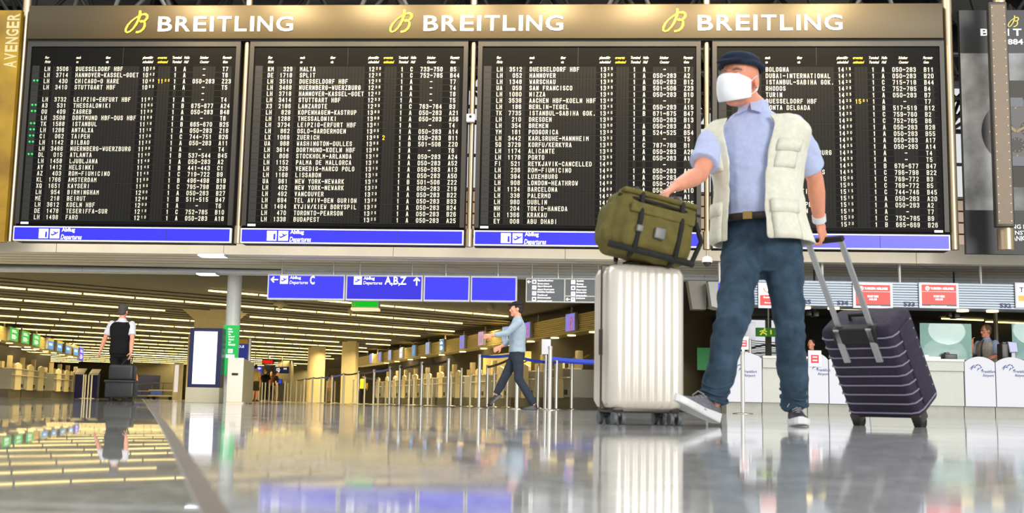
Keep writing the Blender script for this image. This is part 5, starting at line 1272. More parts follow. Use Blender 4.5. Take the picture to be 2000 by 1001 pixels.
def body_into(mb, J, k, hands=True):
    mb.rings(torso_rings(J, -.008, k, 1))
    for s in 'LR':
        sh, el, wr = J['sh' + s], J['el' + s], J['wr' + s]
        mb.sph(sh - UP * .035 * k, .046 * k, 14); limb(mb, [sh - UP * .035 * k, mid(sh, el, .5), el, mid(el, wr, .3), mid(el, wr, .7), wr], [.050 * k, .050 * k, .041 * k, .044 * k, .035 * k, .027 * k]); mb.sph(el, .041 * k, 12)
        hp, kn, an = J['hip' + s], J['kn' + s], J['an' + s]
        mb.sph(hp, .088 * k, 14); limb(mb, [hp, mid(hp, kn, .5), kn, mid(kn, an, .3), mid(kn, an, .7), an], [.088 * k, .076 * k, .055 * k, .058 * k, .042 * k, .036 * k]); mb.sph(kn, .056 * k, 12)
        f = J['ft' + s]; uf = (UP - f * UP.dot(f)).normalized(); mb.tube([an, an + f * .02 * k - uf * .025 * k, an + f * .07 * k - uf * .042 * k], [.034 * k, .027 * k, .02 * k], 10)
        if hands: hand_into(mb, wr, J['hd' + s], J['pn' + s], J.get('curl' + s, .7), k, J.get('mir' + s, 1 if s == 'L' else -1))
def shoe(parent, an, f, up, k, cu, cs, cl=None, ln=.29, name='shoe', vox=.006):
    f = f.normalized(); up = (up - f * up.dot(f)).normalized(); sd = f.cross(up); h = an - up * .085 * k - f * .055 * k     # h: heel on the sole plane
    W_ = [(0, .020), (.04, .032), (.2, .036), (.45, .038), (.7, .049), (.86, .046), (.96, .030), (1.0, .014)]
    def sole_ring(t, w, z0, z1):
        c = h + f * (t * ln * k); lift = .012 * max(0, (t - .7) / .3) ** 2 * k
        return [c + sd * (w * k * x) + up * (z * k + lift) for x, z in ((-1, z0 + .006), (-.9, z0), (.9, z0), (1, z0 + .006), (1.0, z1), (.6, z1 + .004), (-.6, z1 + .004), (-1.0, z1))]
    m = MB(); m.rings([sole_ring(t, w, 0, .030 + .012 * max(0, 1 - t * 2)) for t, w in W_], smooth=False); so = m.build(name + '_sole', cs, None)
    H_ = [(.015, .022, .075), (.08, .032, .098), (.2, .036, .104), (.34, .038, .098), (.48, .040, .080), (.62, .044, .064), (.78, .047, .054), (.9, .040, .046), (.98, .022, .036)]
    m = MB(); R = []
    for t, w, hh in H_:
        c = h + f * (t * ln * k); R.append([c + sd * (w * k * .97 * math.copysign(abs(math.cos(q)) ** .8, math.cos(q))) + up * ((.022 + (hh - .022) * max(0, math.sin(q)) ** .9) * k if math.sin(q) > 0 else .02 * k) for q in [2 * PI * i / 20 for i in range(20)]])
    m.rings(R); u = m.build(name, cu, parent)
    o0 = ORG[u.name]; 
    so.parent = u; so.name = 'sole'
    for v in so.data.vertices: v.co -= o0
    if cl:
        m = MB()
        for t in (.40, .47, .54, .61):
            hh = .092 - (t - .40) * .14; c = h + f * (t * ln * k) + up * hh * k
            m.tube([c - sd * .022 * k - up * .008 * k, c + up * .004 * k, c + sd * .022 * k - up * .008 * k], .0035 * k, 6)
        m.tube([h + f * .38 * ln * k + up * .10 * k, h + f * .41 * ln * k + up * .112 * k + sd * .03 * k, h + f * .46 * ln * k + up * .088 * k + sd * .045 * k], .003 * k, 6)
        l = m.build('laces', cl, u)
    return u
def eyes(parent, q, k, fw, up, lf):
    m = MB()
    for s in (-1, 1): m.sph(q(s * .031, .080, .012), .0135 * k, 12, 0); m.ell(q(s * .031, .0925, .012), (lf * .0055 * k, fw * .0025 * k, up * .0055 * k), 10, 6, 1)
    m.build('eyes', [mat('eye_white', (225, 220, 215), .3), mat('eye_dark', (40, 32, 28), .2)], parent)

# ================================================================ the striding man
MY = 5.5
J = dict(hipR=P(1452, 478, 5.58), hipL=P(1527, 482, 5.47), knR=P(1428, 640, 5.27), knL=P(1542, 640, 5.50), anR=P(1391, 789, 5.24), anL=P(1552, 796, 5.70),
         shR=P(1402, 244, 5.60), shL=P(1547, 232, 5.44), elR=P(1368, 340, 5.42), elL=P(1597, 340, 5.72), wrR=P(1331, 372, 5.14), wrL=P(1618, 426, 5.70))
mroot = ground(1475, 5.5)
man = thing('person', 'person in dark cap, white mask, pale vest and jeans, striding between two suitcases', 'person', W, mroot)
hc = P(1445, 160, 5.44); hf = Vector((-.62, -.78, -.06)).normalized(); hu = Vector((.05, .02, 1)).normalized()
J['ftR'] = Vector((-.72, -.62, .28)).normalized(); J['ftL'] = Vector((-.12, -.99, 0)).normalized()
gripR = P(1300, 386, 5.2)
# dark suitcase pose first: its grip decides where the left hand goes
DSY, DPSI, DTAU = 6.25, -math.radians(48), math.radians(33)
dsb = ground(1733, DSY)
DM = Matrix.Translation(dsb) @ Matrix.Rotation(DPSI, 4, 'Z') @ Matrix.Rotation(DTAU, 4, 'X')
GL_ = 1.11
dgrip = DM @ Vector((0, .03, GL_)); ddir = (DM.to_3x3() @ Vector((1, 0, 0)))
J['wrL'] = dgrip + Vector((-.03, -.03, .085)); J['hdL'] = (dgrip - J['wrL']); J['pnL'] = Vector((-.6, .6, -.2)); J['curlL'] = 1.15
J['elL'] = mid(J['shL'], J['wrL'], .52) + Vector((.05, .03, -.02))
J['hdR'] = Vector((-.62, -.45, -.5)); J['pnR'] = Vector((-.1, -.2, -1)); J['curlR'] = .75
J['wrR'] = gripR - J['hdR'].normalized() * .075 + Vector((0, 0, .02))
m = MB(); body_into(m, J, 1.0); q_, lf_, hu_ = head_into(m, hc, hf, hu, 1.08, mid(J['shL'], J['shR'], .5) + Vector((0, 0, .06)))
fuse(m, 'body', SKIN, man, .0055, 3)
eyes(man, q_, 1.08, hf, hu_, lf_)
m = MB(); 
for s in (-1, 1): m.tube([q_(s * .015, .098, .036), q_(s * .034, .098, .041), q_(s * .055, .082, .034)], [.003, .0045, .002], 8)
m.build('eyebrows', mat('hair_grey', (120, 112, 104), .8), man)
m = MB(); m.ell(q_(0, -.02, .02), (lf_ * .081, hf * .098, hu_ * .075), 20, 12); fuse(m, 'hair', mat('hair_grey', (120, 112, 104), .8), man, .008, 1, (.003, (60, 60, 60)))
m = MB(); m.ell(q_(0, -.016, .090), (lf_ * .092, hf * .112, hu_ * .050), 24, 14); m.ell(q_(0, .02, .098), (lf_ * .08, hf * .098, hu_ * .036), 20, 12); m.ell(q_(0, .100, .078), (lf_ * .066, (hf * .98 - hu_ * .16) * .050, hu_ * .010), 20, 8); m.tube([q_(math.sin(a) * .091, math.cos(a) * .110 - .016, .074 - .016 * (1 - math.cos(a)) / 2) for a in [2 * PI * i / 24 for i in range(25)]], .013, 8)
fuse(m, 'cap', cloth('cap_navy', (34, 44, 62)), man, .006, 2, (.003, (14, 14, 20)))
m = MB(); R = []
for i in range(9):
    v = -1 + 2 * i / 8; row_ = []
    for j in range(17):
        u = -1 + 2 * j / 16; a = u * 1.28
        rr = .080 + .012 * (1 - abs(u)) * (1 - v * v); hgt = -.045 + v * .062 * (1 - .35 * u * u)
        row_.append(q_(math.sin(a) * rr * 1.0, math.cos(a) * (rr + .028) + .012 + (.016 * (1 - v * v) + (.012 if v > 0 else -.002) * v) * (1 - u * u), hgt))
    R.append(row_)
vs_ = [p for r in R for p in r]; fs_ = [(i * 17 + j, i * 17 + j + 1, (i + 1) * 17 + j + 1, (i + 1) * 17 + j) for i in range(8) for j in range(16)]
m.add(vs_, fs_, 0, True); o = m.build('face_mask', mat('mask_white', (244, 246, 250), .7), man); bake(o, ('SOLIDIFY', dict(thickness=.004, offset=1.0)), ('SUBSURF', dict(levels=1)))
m = MB()
for s in (-1, 1):
    m.tube([q_(s * .076, .046, -.015), q_(s * .085, .0, .018), q_(s * .083, -.02, .005)], .0018, 6); m.tube([q_(s * .076, .046, -.075), q_(s * .086, .0, -.045), q_(s * .083, -.022, -.01)], .0018, 6)
m.build('ear_loop', MATS['mask_white'], o)
SHIRT = cloth('shirt_light_blue', (186, 196, 230), .8, .05, 60, .15)
m = MB(); m.rings(torso_rings(J, .010, 1.0, 3, belly=.03))
for s in 'LR':
    sh, el, wr = J['sh' + s], J['el' + s], J['wr' + s]; e = mid(sh, el, .80); m.sph(sh - Vector((0, 0, .042)), .064, 16); m.tube([sh - Vector((0, 0, .04)), mid(sh, el, .4), e], [.064, .068, .074], 18)
nk = mid(J['shL'], J['shR'], .5) + Vector((0, 0, .055)); m.tube([nk - Vector((0, 0, .03)), nk + Vector((0, 0, .045)) + hf * .01], [.082, .072], 20)
fuse(m, 'shirt', SHIRT, man, .008, 4, (.006, (10, 10, 16)))
ss = (J['shL'] - J['shR']).normalized(); cf = ss.cross(UP).normalized()
m = MB()
for s in (-1, 1): 
    a = nk + cf * .082 + UP * .03; m.prism([a, a + ss * s * .055 - UP * .01 - cf * .01, a + ss * s * .06 - UP * .065 + cf * .012, a + ss * s * .012 - UP * .05 + cf * .022], cf * .006)
m.build('collar', SHIRT, bpy.data.objects['shirt'])
m = MB(); ch = mid(J['shL'], J['shR'], .5)
pe = mid(J['hipL'], J['hipR'], .5)
VEST = cloth('vest_beige', (224, 222, 204), .85, .07, 40, .2)
Rv = torso_rings(J, .042, 1.0, 1, 9, gap=.36, n=36, flare=.05, belly=.035)
for r_i, ex_ in ((6, .010), (7, .036), (8, .056), (9, .050)):
    if r_i - 1 < len(Rv):
        c_ = sum(Rv[r_i - 1], Vector()) / len(Rv[r_i - 1]); sd_ = (J['shL'] - J['shR']).normalized()
        for p_ in Rv[r_i - 1]: p_ += sd_ * (ex_ * max(-1, min(1, (p_ - c_).dot(sd_) / .12))) - UP * (.0 if r_i < 8 else .01)
m = MB(); n1 = len(Rv[0]); m.add([p for r in Rv for p in r], [(i * n1 + j, i * n1 + j + 1, (i + 1) * n1 + j + 1, (i + 1) * n1 + j) for i in range(len(Rv) - 1) for j in range(n1 - 1)], 0, True)
Z_ = min(p.z for p in Rv[0]); m.v = [v + UP * max(0, .075 - (v.z - Z_)) * .9 for v in m.v]; vest = m.build('vest', VEST, man); bake(vest, ('SOLIDIFY', dict(thickness=.008, offset=0)), ('SUBSURF', dict(levels=2))); wrinkle(vest, .009, (7, 7, 11), 3.0)
def vest_pt(t, ang, g=.062):
    k = t * (len(Rv) - 1); i = min(int(k), len(Rv) - 2); u = k - i; w = (ang - .36) / (2 * PI - .72) * (n1 - 1); j = max(0, min(n1 - 2, int(w))); x = w - j
    p = (Rv[i][j] * (1 - x) + Rv[i][j + 1] * x) * (1 - u) + (Rv[i + 1][j] * (1 - x) + Rv[i + 1][j + 1] * x) * u
    c = (Rv[i][0] + Rv[i][n1 // 2]) / 2; d = (p - c); d.z = 0; return p + d.normalized() * (g - .042)
for a0, a1, t0, t1 in ((.52, 1.2, .10, .33), (.52, 1.12, .52, .68), (2 * PI - 1.2, 2 * PI - .52, .10, .33), (2 * PI - 1.12, 2 * PI - .52, .52, .68)):
    m = MB(); n_ = 6; g_ = [[vest_pt(t0 + (t1 - t0) * i / n_, a0 + (a1 - a0) * j / n_, .052 + .006 * math.sin(PI * i / n_) * math.sin(PI * j / n_)) for j in range(n_ + 1)] for i in range(n_ + 1)]
    m.add([p for r in g_ for p in r], [(i * 7 + j, i * 7 + j + 1, (i + 1) * 7 + j + 1, (i + 1) * 7 + j) for i in range(n_) for j in range(n_)], 0, True)
    fl = [[vest_pt(t1 - .07 + .08 * i / 2, a0 - .02 + (a1 - a0 + .04) * j / n_, .062) for j in range(n_ + 1)] for i in range(3)]
    m.add([p for r in fl for p in r], [(i * 7 + j, i * 7 + j + 1, (i + 1) * 7 + j + 1, (i + 1) * 7 + j) for i in range(2) for j in range(n_)], 0, True)
    pk = m.build('pocket', VEST, vest); bake(pk, ('SOLIDIFY', dict(thickness=.007, offset=-1)),)
JEANS = cloth('jeans_blue', (56, 75, 92), .9, .34, 14, .3)
def trousers(J, k, material, parent, voxel, g=.022, wr=(.010, (9, 9, 13)), hem=.078, hi=3):
    m = MB(); m.rings(torso_rings(J, g * .8, k, 0, hi)); m.sph(mid(J['hipL'], J['hipR'], .5) - UP * .05 * k, .115 * k, 14)
    for s in 'LR':
        hp, kn, an = J['hip' + s], J['kn' + s], J['an' + s]; m.sph(hp, (.084 + g) * k, 16); e = mid(kn, an, .97)
        m.tube([hp + Vector((0, 0, .02)), mid(hp, kn, .45), kn, mid(kn, an, .35), mid(kn, an, .75), e], [(.088 + g) * k, (.078 + g) * k, (.060 + g) * k, (.060 + g) * k, (.053 + g) * k, hem * k], 20); m.sph(kn, (.064 + g) * k, 14)
    return fuse(m, 'trousers', material, parent, voxel, 3, wr)
tr = trousers(J, 1.0, JEANS, man, .008, .012, (.014, (8, 8, 12)), .062)
m = MB()
for s in 'LR':
    an, kn = J['an' + s], J['kn' + s]; d = (an - kn).normalized(); c = mid(kn, an, .95)
    for i in range(3): m.tube([c - d * (.035 * i) + Vector((.064 * math.cos(a), .064 * math.sin(a), .012 * math.sin(2 * a + i))) for a in [2 * PI * j / 18 for j in range(19)]], .007, 6, caps=False)
m.build('hem_folds', JEANS, tr)
m = MB(); r_ = torso_rings(J, .034, 1.0, 3, 3, n=32, belly=.02)[0]; m.tube(r_ + [r_[0]], .019, 8, caps=False)
bt = m.build('belt', mat('belt_leather', (40, 30, 24), .5), man)
fb = r_[0]; m = MB(); m.prism([fb + ss * -.022 + UP * -.018, fb + ss * .022 + UP * -.018, fb + ss * .022 + UP * .018, fb + ss * -.022 + UP * .018], cf * .024); m.build('buckle', mat('buckle_brass', (170, 140, 80), .3, .9), bt)
shoe(man, J['anL'], J['ftL'], UP, 1.0, mat('shoe_black', (38, 38, 42), .6, noise_amt=.25, noise_scale=60), mat('sole_white', (226, 226, 226), .5), mat('lace_grey', (150, 150, 152), .7), .30)
shoe(man, J['anR'] + Vector((0, 0, .012)), J['ftR'], Vector((-.25, -.2, 1)), 1.0, mat('shoe_grey', (112, 110, 116), .6, noise_amt=.2, noise_scale=60), MATS['sole_white'], MATS['lace_grey'], .31)
w_ = mid(J['elL'], J['wrL'], .90); d = (J['wrL'] - J['elL']).normalized()
m = MB(); m.tube([w_ - d * .017, w_ + d * .017], .035, 20); m.build('wristband', mat('band_white', (226, 230, 232), .5), man)

# ---------------------------------------------------------------- his luggage
sb = ground(1246, 5.16)
case = thing('suitcase', 'tall champagne white hard shell suitcase on four wheels under the olive bag', 'suitcase', Frame(sb, math.radians(15)), (0, 0, 0), 'suitcases')
SH = mat('shell_champagne', (228, 220, 206), .28, .35, noise_amt=.03); RUB = mat('rubber_black', (24, 24, 24), .7); TRIM = mat('case_trim', (70, 66, 60), .4, .5)
w, d, z0, z1 = .176, .13, .065, .70
m = MB()
def groove_ring(z, ins):
    pts = []; n = 12
    def edge(ax, ay, bx, by, k):
        for i in range(k):
            t = i / k; g = .006 * (1 if math.sin(t * PI * 2 * (k / 4)) > 0 else 0); pts.append((ax + (bx - ax) * t, ay + (by - ay) * t, g))
    W2, D2, c = w - ins, d - ins, .045
    for (cx, cy, a0) in ((W2 - c, D2 - c, 0), (-W2 + c, D2 - c, PI / 2), (-W2 + c, -D2 + c, PI), (W2 - c, -D2 + c, PI * 1.5)):
        for i in range(7): q = a0 + PI / 2 * i / 6; pts.append((cx + c * math.cos(q), cy + c * math.sin(q), 0))
        nx = 28 if abs(math.sin(a0 + PI / 2)) > .5 else 14
        ex, ey = (-(W2 - c), D2) if a0 == 0 else (-W2, -(D2 - c)) if a0 == PI / 2 else ((W2 - c), -D2) if a0 == PI else (W2, D2 - c)
        sx_, sy_ = (W2 - c, D2) if a0 == 0 else (-W2, D2 - c) if a0 == PI / 2 else (-(W2 - c), -D2) if a0 == PI else (W2, -(D2 - c))
        for i in range(1, nx):
            t = i / nx; g = .005 if (i // 2) % 2 and ins < .02 else 0; X, Y = sx_ + (ex - sx_) * t, sy_ + (ey - sy_) * t
            L_ = math.hypot(X if abs(sy_ - ey) > 1e-6 else 0, Y if abs(sx_ - ex) > 1e-6 else 0) or 1
            if abs(sx_ - ex) > 1e-6: Y -= math.copysign(g, Y)
            else: X -= math.copysign(g, X)
            pts.append((X, Y, 0))
    return [Vector((p[0], p[1], z)) for p in pts]
m.rings([groove_ring(z0, .035), groove_ring(z0 + .012, .012), groove_ring(z0 + .04, 0), groove_ring(z1 - .04, 0), groove_ring(z1 - .012, .012), groove_ring(z1, .035)]); m.build('shell', SH, case)
m = MB(); m.rbox(-w - .004, w + .004, -.006, .006, z0 - .002, z1 + .004, .005); m.rbox(-w - .007, -w + .01, -.02, .02, .30, .42, .008); m.rbox(-w + .02, w - .02, -d + .03, d - .03, z0 - .014, z0 + .01, .008); m.build('seam_frame', TRIM, case)
m = MB(); m.tube([(-.07, 0, z1), (-.07, 0, z1 + .012), (-.05, 0, z1 + .02), (.05, 0, z1 + .02), (.07, 0, z1 + .012), (.07, 0, z1)], .010, 8); m.build('carry_handle', TRIM, case)
m = MB(); hz_ = (case.matrix_world.inverted() if False else Matrix.Rotation(-math.radians(15), 4, 'Z')) @ (gripR - sb)
gx, gy, gz_ = hz_
for s in (-1, 1): m.tube([(s * .075 + gx * .0, d - .03, z1 - .02), (s * .075 + gx * .0, d - .03, z1 + .12), (gx + s * .06, gy + .0, gz_ - .01)], .010, 10)
m.tube([(gx - .075, gy, gz_ - .005), (gx + .075, gy, gz_ - .005)], .015, 12); m.build('trolley_handle', mat('handle_grey', (120, 120, 122), .3, .8), case)
for sx_ in (-1, 1):
    for sy_ in (-1, 1):
        m = MB(); x, y = sx_ * (w - .045), sy_ * (d - .04); m.tube([(x, y, .045), (x, y, z0)], [.02, .026], 12); m.rbox(x - .014, x + .014, y - .03, y + .02, .028, .056, .01)
        wh = m.build('wheel_fork', TRIM, case)
        m = MB(); 
        for dx in (-.018, .018): m.tube([(x + dx - .008, y - .008, .027), (x + dx + .008, y - .008, .027)], .027, 18)
        m.build('wheel', mat('wheel_grey', (92, 96, 100), .5), wh)
# olive bag on top
OL = cloth('bag_olive', (106, 97, 52), .85, .14, 25, .3); OLD = cloth('bag_strap_dark', (44, 44, 42), .8, .1)
bz = .70 - .016
BF = Frame(sb, math.radians(13))
bag = thing('travel_bag', 'olive green soft travel bag with dark straps, tilted on top of the champagne suitcase', 'bag', BF, (0, 0, bz))
tl = Matrix.Translation((0, -.03, bz)) @ Matrix.Rotation(math.radians(11), 4, 'Y')
def bx(mb, x0, x1, y0, y1, z0, z1, r, mi=0):
    k = len(mb.v); mb.rbox(x0, x1, y0, y1, z0, z1, r, mi, 4)
    for i in range(k, len(mb.v)): mb.v[i] = tl @ mb.v[i]
def tb(mb, pts, r, n=8): mb.tube([tl @ Vector(p) for p in pts], r, n)
m = MB(); bx(m, -.20, .175, -.135, .115, .035, .335, .06); bx(m, -.165, .15, -.165, -.08, .06, .25, .04); bx(m, -.225, -.16, -.09, .08, .07, .26, .03)
fuse(m, 'bag_body', OL, bag, .008, 4, (.011, (9, 9, 9), 5.0))
m = MB(); bx(m, -.15, .15, -.172, -.150, .215, .262, .008); bx(m, -.19, .165, -.142, -.05, .30, .325, .012); m.build('flap', OL, bag)
m = MB()
for x in (-.10, .09): tb(m, [(x, .08, .03), (x, .12, .15), (x, .09, .33), (x, -.03, .352), (x, -.135, .31), (x, -.176, .2), (x, -.165, .06), (x, -.1, .03)], .011)
tb(m, [(-.20, -.10, .29), (-.02, -.17, .275), (.19, -.10, .285)], .007); tb(m, [(-.21, -.12, .06), (0, -.178, .05), (.19, -.12, .06)], .015); tb(m, [(.19, -.06, .26), (.23, -.07, .18), (.21, -.05, .08)], .012)
m.build('strap', OLD, bag)
m = MB(); bx(m, -.03, .02, -.188, -.168, .12, .17, .006); bx(m, -.115, -.085, -.192, -.17, .13, .16, .005); m.build('buckle', mat('buckle_grey', (110, 110, 106), .4), bag)
# dark rolling suitcase
dk = bpy.data.objects.new('suitcase', None); C.objects.link(dk); dk.matrix_world = DM; ORG[dk.name] = Vector((0, 0, 0))
props(dk, 'dark purple ribbed soft suitcase tilted on two wheels, pulled by its telescopic handle', 'suitcase', 'suitcases')
PUR = cloth('case_purple', (52, 47, 62), .7, .15, 30, .2); RIB = mat('case_rib', (132, 126, 146), .6)
X, Yd, Z0, Z1 = .215, .25, .035, .60
m = MB(); m.rbox(-X, X, .0, Yd, Z0, Z1, .045, 0, 4); m.build('case_body', PUR, dk)
m = MB()
for i in range(9):
    z = Z0 + .05 + i * .057
    m.tube([(-X - .003, Yd - .05, z), (-X - .003, .045, z), (-X + .010, .010, z), (-X + .045, -.003, z), (X - .045, -.003, z), (X - .010, .010, z), (X + .003, .045, z), (X + .003, Yd - .05, z)], .005, 6)
m.build('ribs', RIB, dk)
m = MB(); m.rbox(X - .01, X + .012, .06, Yd - .06, .1, .55, .012); m.build('pocket', PUR, dk)
m = MB(); m.tube([(-.06, .1, Z1 - .01), (-.06, .1, Z1 + .03), (.06, .1, Z1 + .03), (.06, .1, Z1 - .01)], .011, 8); m.rbox(-.13, .13, -.012, .05, Z1 - .09, Z1 + .004, .012); m.build('carry_handle', RUB, dk)
m = MB()
for s in (-1, 1): m.rbox(s * .095 - .016, s * .095 + .016, .018, .034, Z1 - .25, GL_, .005); m.rbox(s * .095 - .02, s * .095 + .02, -.012, .02, Z1 - .2, Z1 + .002, .006)
m.build('trolley_tubes', mat('handle_silver', (170, 172, 174), .35, .6), dk)
m = MB(); m.rbox(-.115, .115, .012, .044, GL_ - .018, GL_ + .014, .012); m.build('grip', RUB, dk)
for s in (-1, 1):
    m = MB(); m.tube([(s * .18 - .02, .03, .012), (s * .18 + .02, .03, .012)], .036, 18); m.build('wheel', RUB, dk)
    m = MB(); m.rbox(s * .18 - .03, s * .18 + .03, .0, .08, .012, .07, .012); m.build('wheel_housing', TRIM, dk)

# ================================================================ everybody else, from one pose helper
def pose(g, H, face, legs=(.0, .0), lift=(0, 0), arms=None, lean=0.0, seat=0.0):
    """g ground point, H height, face = forward direction; legs = how far each ankle (right, left) is ahead; arms = elbow and wrist offsets (side, fwd, up) from the shoulder for R and L"""
    k = H / 1.78; f = Vector((face[0], face[1], 0)).normalized(); lf = UP.cross(f)
    def q(l, a, z): return g + lf * l * k + f * a * k + UP * z * k
    J = dict(hipR=q(-.09, 0, .92), hipL=q(.09, 0, .92), shR=q(-.185, lean, 1.44), shL=q(.185, lean, 1.44))
    for s, sg, d, l in (('R', -1, legs[0], lift[0]), ('L', 1, legs[1], lift[1])):
        J['an' + s] = q(sg * .085, d, .085 + l); J['kn' + s] = q(sg * .09, d * .5 + .05 + abs(l) * .25, .50 + l * .3); J['ft' + s] = (f * 1 + UP * (-.6 * l * 3)).normalized()
    arms = arms or (((-.07, -.04, -.29), (-.06, .04, -.54)), ((.07, -.04, -.29), (.06, .04, -.54)))
    for s, (e, w) in zip('RL', arms):
        b = J['sh' + s]; J['el' + s] = b + lf * e[0] * k + f * e[1] * k + UP * e[2] * k; J['wr' + s] = b + lf * w[0] * k + f * w[1] * k + UP * w[2] * k
        J['hd' + s] = J['wr' + s] - J['el' + s]; J['pn' + s] = lf * (1 if s == 'R' else -1) ; J['curl' + s] = .6
    J['head'] = q(0, lean * 1.1 + .02, 1.655); J['neck'] = q(0, lean, 1.50); J['f'] = f; J['k'] = k
    return J
def dress(name, label, J, H, shirt, trouser, shoes, hair, vox=.02, vest=None, sleeve=.8, hat=None, cat='person', skin=SKIN, face=None, group=None, shorts=False, glasses=False, legs=True):
    g = mid(J['hipL'], J['hipR'], .5); g = Vector((g.x, g.y, 0)); k = J['k']
    t = thing(name, label, cat, W, g, group)
    fw = (face or J['f']).normalized()
    m = MB(); body_into(m, J, k); q, lf, up = head_into(m, J['head'], fw, UP, k, J['neck']); fuse(m, 'body', skin, t, max(vox * .55, .008), 2)
    if vox < .02: eyes(t, q, k, fw, up, lf)
    m = MB(); m.ell(q(0, -.022, .045), (lf * .083 * k, fw * .100 * k, up * .095 * k), 18, 12); m.ell(q(0, -.05, -.02), (lf * .07 * k, fw * .06 * k, up * .06 * k), 14, 10); fuse(m, 'hair', hair, t, max(.010, vox * .6), 1, (.003, (50, 50, 50)))
    if hat:
        m = MB(); m.ell(q(0, -.012, .085), (lf * .090 * k, fw * .112 * k, up * .055 * k), 20, 12); m.ell(q(0, .10, .068), (lf * .07 * k, fw * .055 * k, up * .010 * k), 18, 8); fuse(m, 'cap', hat, t, .010, 1)
    m = MB(); m.rings(torso_rings(J, .020, k, 2))
    for s in 'LR':
        sh, el, wr = J['sh' + s] - UP * .02 * k, J['el' + s], J['wr' + s]; m.sph(sh, .068 * k, 14)
        if sleeve <= 1: m.tube([sh, mid(sh, el, sleeve * .5), mid(sh, el, sleeve)], [.072 * k, .068 * k, .068 * k], 16)
        else: m.tube([sh, el, mid(el, wr, sleeve - 1)], [.070 * k, .056 * k, .044 * k], 16); m.sph(el, .056 * k, 12)
    m.tube([J['neck'] - UP * .03 * k, J['neck'] + UP * .035 * k], [.082 * k, .07 * k], 16); fuse(m, 'shirt', shirt, t, vox * .7, 3, (.005, (12, 12, 16)))
    if vest:
        m = MB(); m.rings(torso_rings(J, .030, k, 1, 9)); fuse(m, 'vest', vest, t, vox * .7, 2, (.005, (9, 9, 12)))
    if legs:
        if shorts:
            m = MB(); m.rings(torso_rings(J, .02, k, 0, 3))
            for s in 'LR': m.tube([J['hip' + s], mid(J['hip' + s], J['kn' + s], .95)], [.11 * k, .095 * k], 16)
            fuse(m, 'shorts', trouser, t, vox * .7, 2)
        else: trousers(J, k, trouser, t, vox * .6, .012, (.006, (9, 9, 13)), .056, 2)
        for s in 'LR': shoe(t, J['an' + s], J['ft' + s], UP if J['ft' + s].z > -.2 else (UP + J['f'] * .7), k, shoes, shoes, None, .28)
    if glasses:
        m = MB()
        for s in (-1, 1):
            m.tube([q(s * .032 + .02 * math.cos(a), .102, .012 + .015 * math.sin(a)) for a in [2 * PI * i / 14 for i in range(15)]], .0022, 6, caps=False); m.tube([q(s * .052, .1, .014), q(s * .08, .0, .012)], .002, 6)
        m.tube([q(-.012, .104, .014), q(.012, .104, .014)], .002, 6); m.build('glasses', RUB, t)
    return t, q
BLK = cloth('cloth_black', (22, 22, 24), .9, .1); WHT = cloth('shirt_white', (214, 212, 220), .8, .05); SHB = mat('shoe_leather', (24, 22, 22), .4)
HG = mat('hair_dark_grey', (74, 70, 66), .8); HB = mat('hair_black', (26, 22, 20), .7)
# -- man with black vest seen from behind
g = ground(229, 20.9)
J2 = pose(g, 1.80, (.02, 1), (.12, -.05), (0, .0), (((-.10, -.08, -.28), (-.22, -.02, -.50)), ((.05, -.06, -.29), (.03, -.10, -.55))))
# facing away: his left is at the picture's left
J2 = pose(g, 1.74, (.02, 1), (.12, -.05), (0, 0), (((-.05, -.08, -.29), (-.06, -.14, -.54)), ((.12, .02, -.28), (.20, .05, -.50))))
dress('person', 'person seen from behind in black vest and grey cap, pulling a black suitcase', J2, 1.8, WHT, BLK, SHB, HG, .016, BLK, .75, cloth('cap_grey', (84, 82, 80)))
hand = J2['wrR'] + (J2['hdR']).normalized() * .08
sy = g.y - .62; gs = ground(234, sy)
t = thing('suitcase', 'black two-part suitcase pulled behind the person in the black vest', 'suitcase', W, gs, 'suitcases')
BK = mat('case_black', (26, 26, 28), .5, noise_amt=.1); x, y = gs.x, gs.y
m = MB(); m.rbox(x - .24, x + .27, y - .14, y + .12, .07, .36, .04); m.build('lower_body', BK, t)
m = MB(); m.rbox(x - .20, x + .24, y - .12, y + .12, .36, .64, .05); m.rbox(x - .25, x + .28, y - .16, y + .13, .33, .37, .015); m.build('upper_bag', BK, t)
m = MB(); m.tube([(x - .06, y + .1, .62), hand + Vector((-.04, 0, -.02))], .010, 8); m.tube([(x + .12, y + .1, .62), hand + Vector((.04, 0, -.02))], .010, 8); m.tube([hand + Vector((-.06, 0, -.01)), hand + Vector((.06, 0, -.01))], .014, 8); m.build('trolley_handle', RUB, t)
for dx in (-.18, .2):
    m = MB(); m.tube([(x + dx - .02, y - .05, .036), (x + dx + .02, y - .05, .036)], .036, 14); m.build('wheel', RUB, t)
# -- woman walking left
g = ground(1008, 18.3)
J3 = pose(g, 1.70, (-1, -.08), (-.22, .30), (.16, 0), (((-.03, .06, -.28), (-.02, .26, -.40)), ((.03, .20, -.20), (.02, .44, -.24))))
J3['knR'] = J3['knR'] + Vector((.04, 0, 0)); J3['anL'] = J3['anL'] + Vector((.56, 0, 0)); J3['knL'] = J3['knL'] + Vector((.22, 0, 0)); J3['anR'] = J3['anR'] + Vector((-.52, 0, 0.0)); J3['knR'] = J3['knR'] + Vector((-.24, 0, -.02))
J3['ftL'] = Vector((-1, -.1, 0)); J3['ftR'] = Vector((-.75, -.1, -.6)).normalized()
tw, qw = dress('person', 'person walking left in grey blue shirt and dark trousers among the barrier posts', J3, 1.70, cloth('shirt_grey_blue', (150, 166, 178), .8, .05), cloth('trousers_slate', (48, 54, 64), .9, .1), SHB, HB, .014, None, 1.8, cloth('hat_dark', (38, 34, 36)))
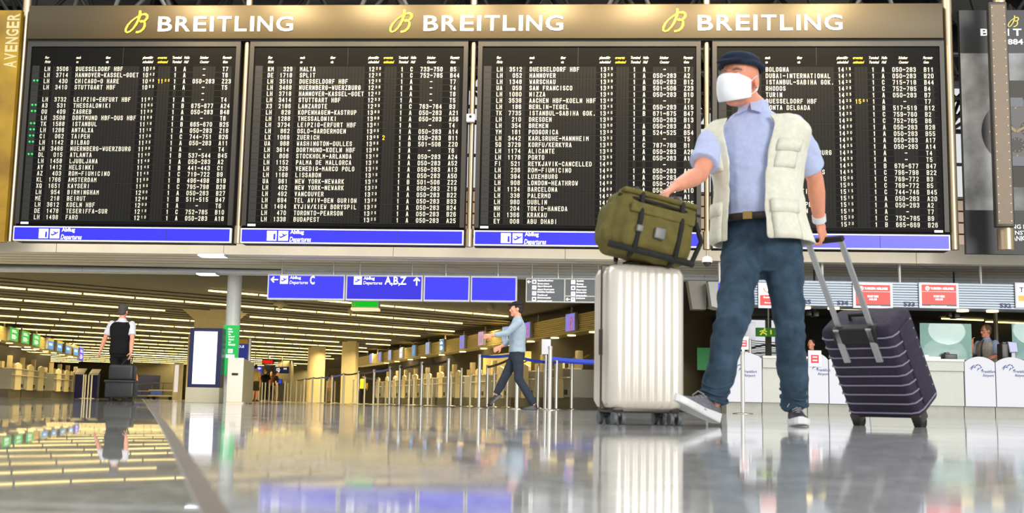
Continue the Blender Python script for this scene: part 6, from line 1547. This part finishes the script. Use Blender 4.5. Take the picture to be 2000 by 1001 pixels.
# -- clerk behind the desk
gk = D.w((dlp(1928, 690, 1.0).x, 1.0, 0))
J4 = pose(gk, 1.68, (-.8, -.5), (0, .05), (0, 0), (((-.06, .14, -.24), (.05, .26, -.02)), ((.07, .06, -.27), (.02, .28, -.33))))
tk, qk = dress('person', 'person with glasses, grey vest and dark tie behind the desk, hand raised to the chin', J4, 1.68, cloth('shirt_blue_pale', (170, 188, 222), .8, .05), BLK, SHB, mat('hair_brown_grey', (110, 86, 62), .8), .014, cloth('vest_grey', (176, 172, 160), .85), .9, None, face=Vector((-.95, -.32, -.03)), glasses=True)
f4 = J4['f']; c4 = mid(J4['shL'], J4['shR'], .5)
m = MB(); m.tube([c4 + f4 * .085 + UP * .04, c4 + f4 * .155 - UP * .10, c4 + f4 * .165 - UP * .32], [.016, .022, .03], 8, ratio=.4); m.build('tie', mat('tie_dark', (28, 30, 44), .6), tk)
# -- second clerk: only dark hair shows beside the man's knee
gk = D.w((dlp(1585, 690, 1.0).x, 1.0, 0)); J5 = pose(gk, 1.36, (-.6, -.8))
dress('person', 'dark haired person behind the desk, head just beside the knee of the striding man', J5, 1.52, cloth('shirt_plum', (90, 74, 92)), BLK, SHB, HB, .018, None, 1.7)
# -- far people
def far(px, Y, H, face, label, shirt, tro, hair, **kw):
    J = pose(ground(px, Y), H, face, kw.pop('legs_', (.05, -.05)), (0, 0), kw.pop('arms', None)); return dress('person', label, J, H, shirt, tro, SHB, hair, .03, **kw)
far(497, 56, 1.75, (.3, 1), 'distant person in a beige shirt and dark shorts seen from behind beside the white pole', cloth('shirt_beige', (206, 184, 128)), cloth('shorts_dark', (60, 58, 44)), HB, shorts=True)
far(516, 64, 1.75, (0, -1), 'distant person in black behind the far posts, left of the flight displays', BLK, BLK, HB)
far(528, 66, 1.70, (.2, -1), 'distant person in a brown top behind the far posts', cloth('top_brown', (110, 70, 44)), BLK, HB)
far(538, 62, 1.60, (1, .2), 'distant person with black bag standing at the far posts', BLK, cloth('trousers_tan', (150, 128, 84)), HB)
far(708, 55, 1.42, (.1, 1), 'person in a bright yellow safety vest and black trousers seen from behind the posts', BLK, BLK, HB, vest=mat('vest_neon', (222, 226, 30), .6, emit=(222, 226, 30), es=.15))
far(642, 52, 1.25, (1, 0), 'distant person in a pale top sitting low among the far posts', cloth('top_pale', (206, 190, 150)), cloth('trousers_tan', (150, 128, 84)), HB)
far(257, 44, 1.15, (-.3, 1), 'distant small person in an orange yellow top beside the black suitcase', cloth('top_orange', (226, 150, 40)), BLK, HB)
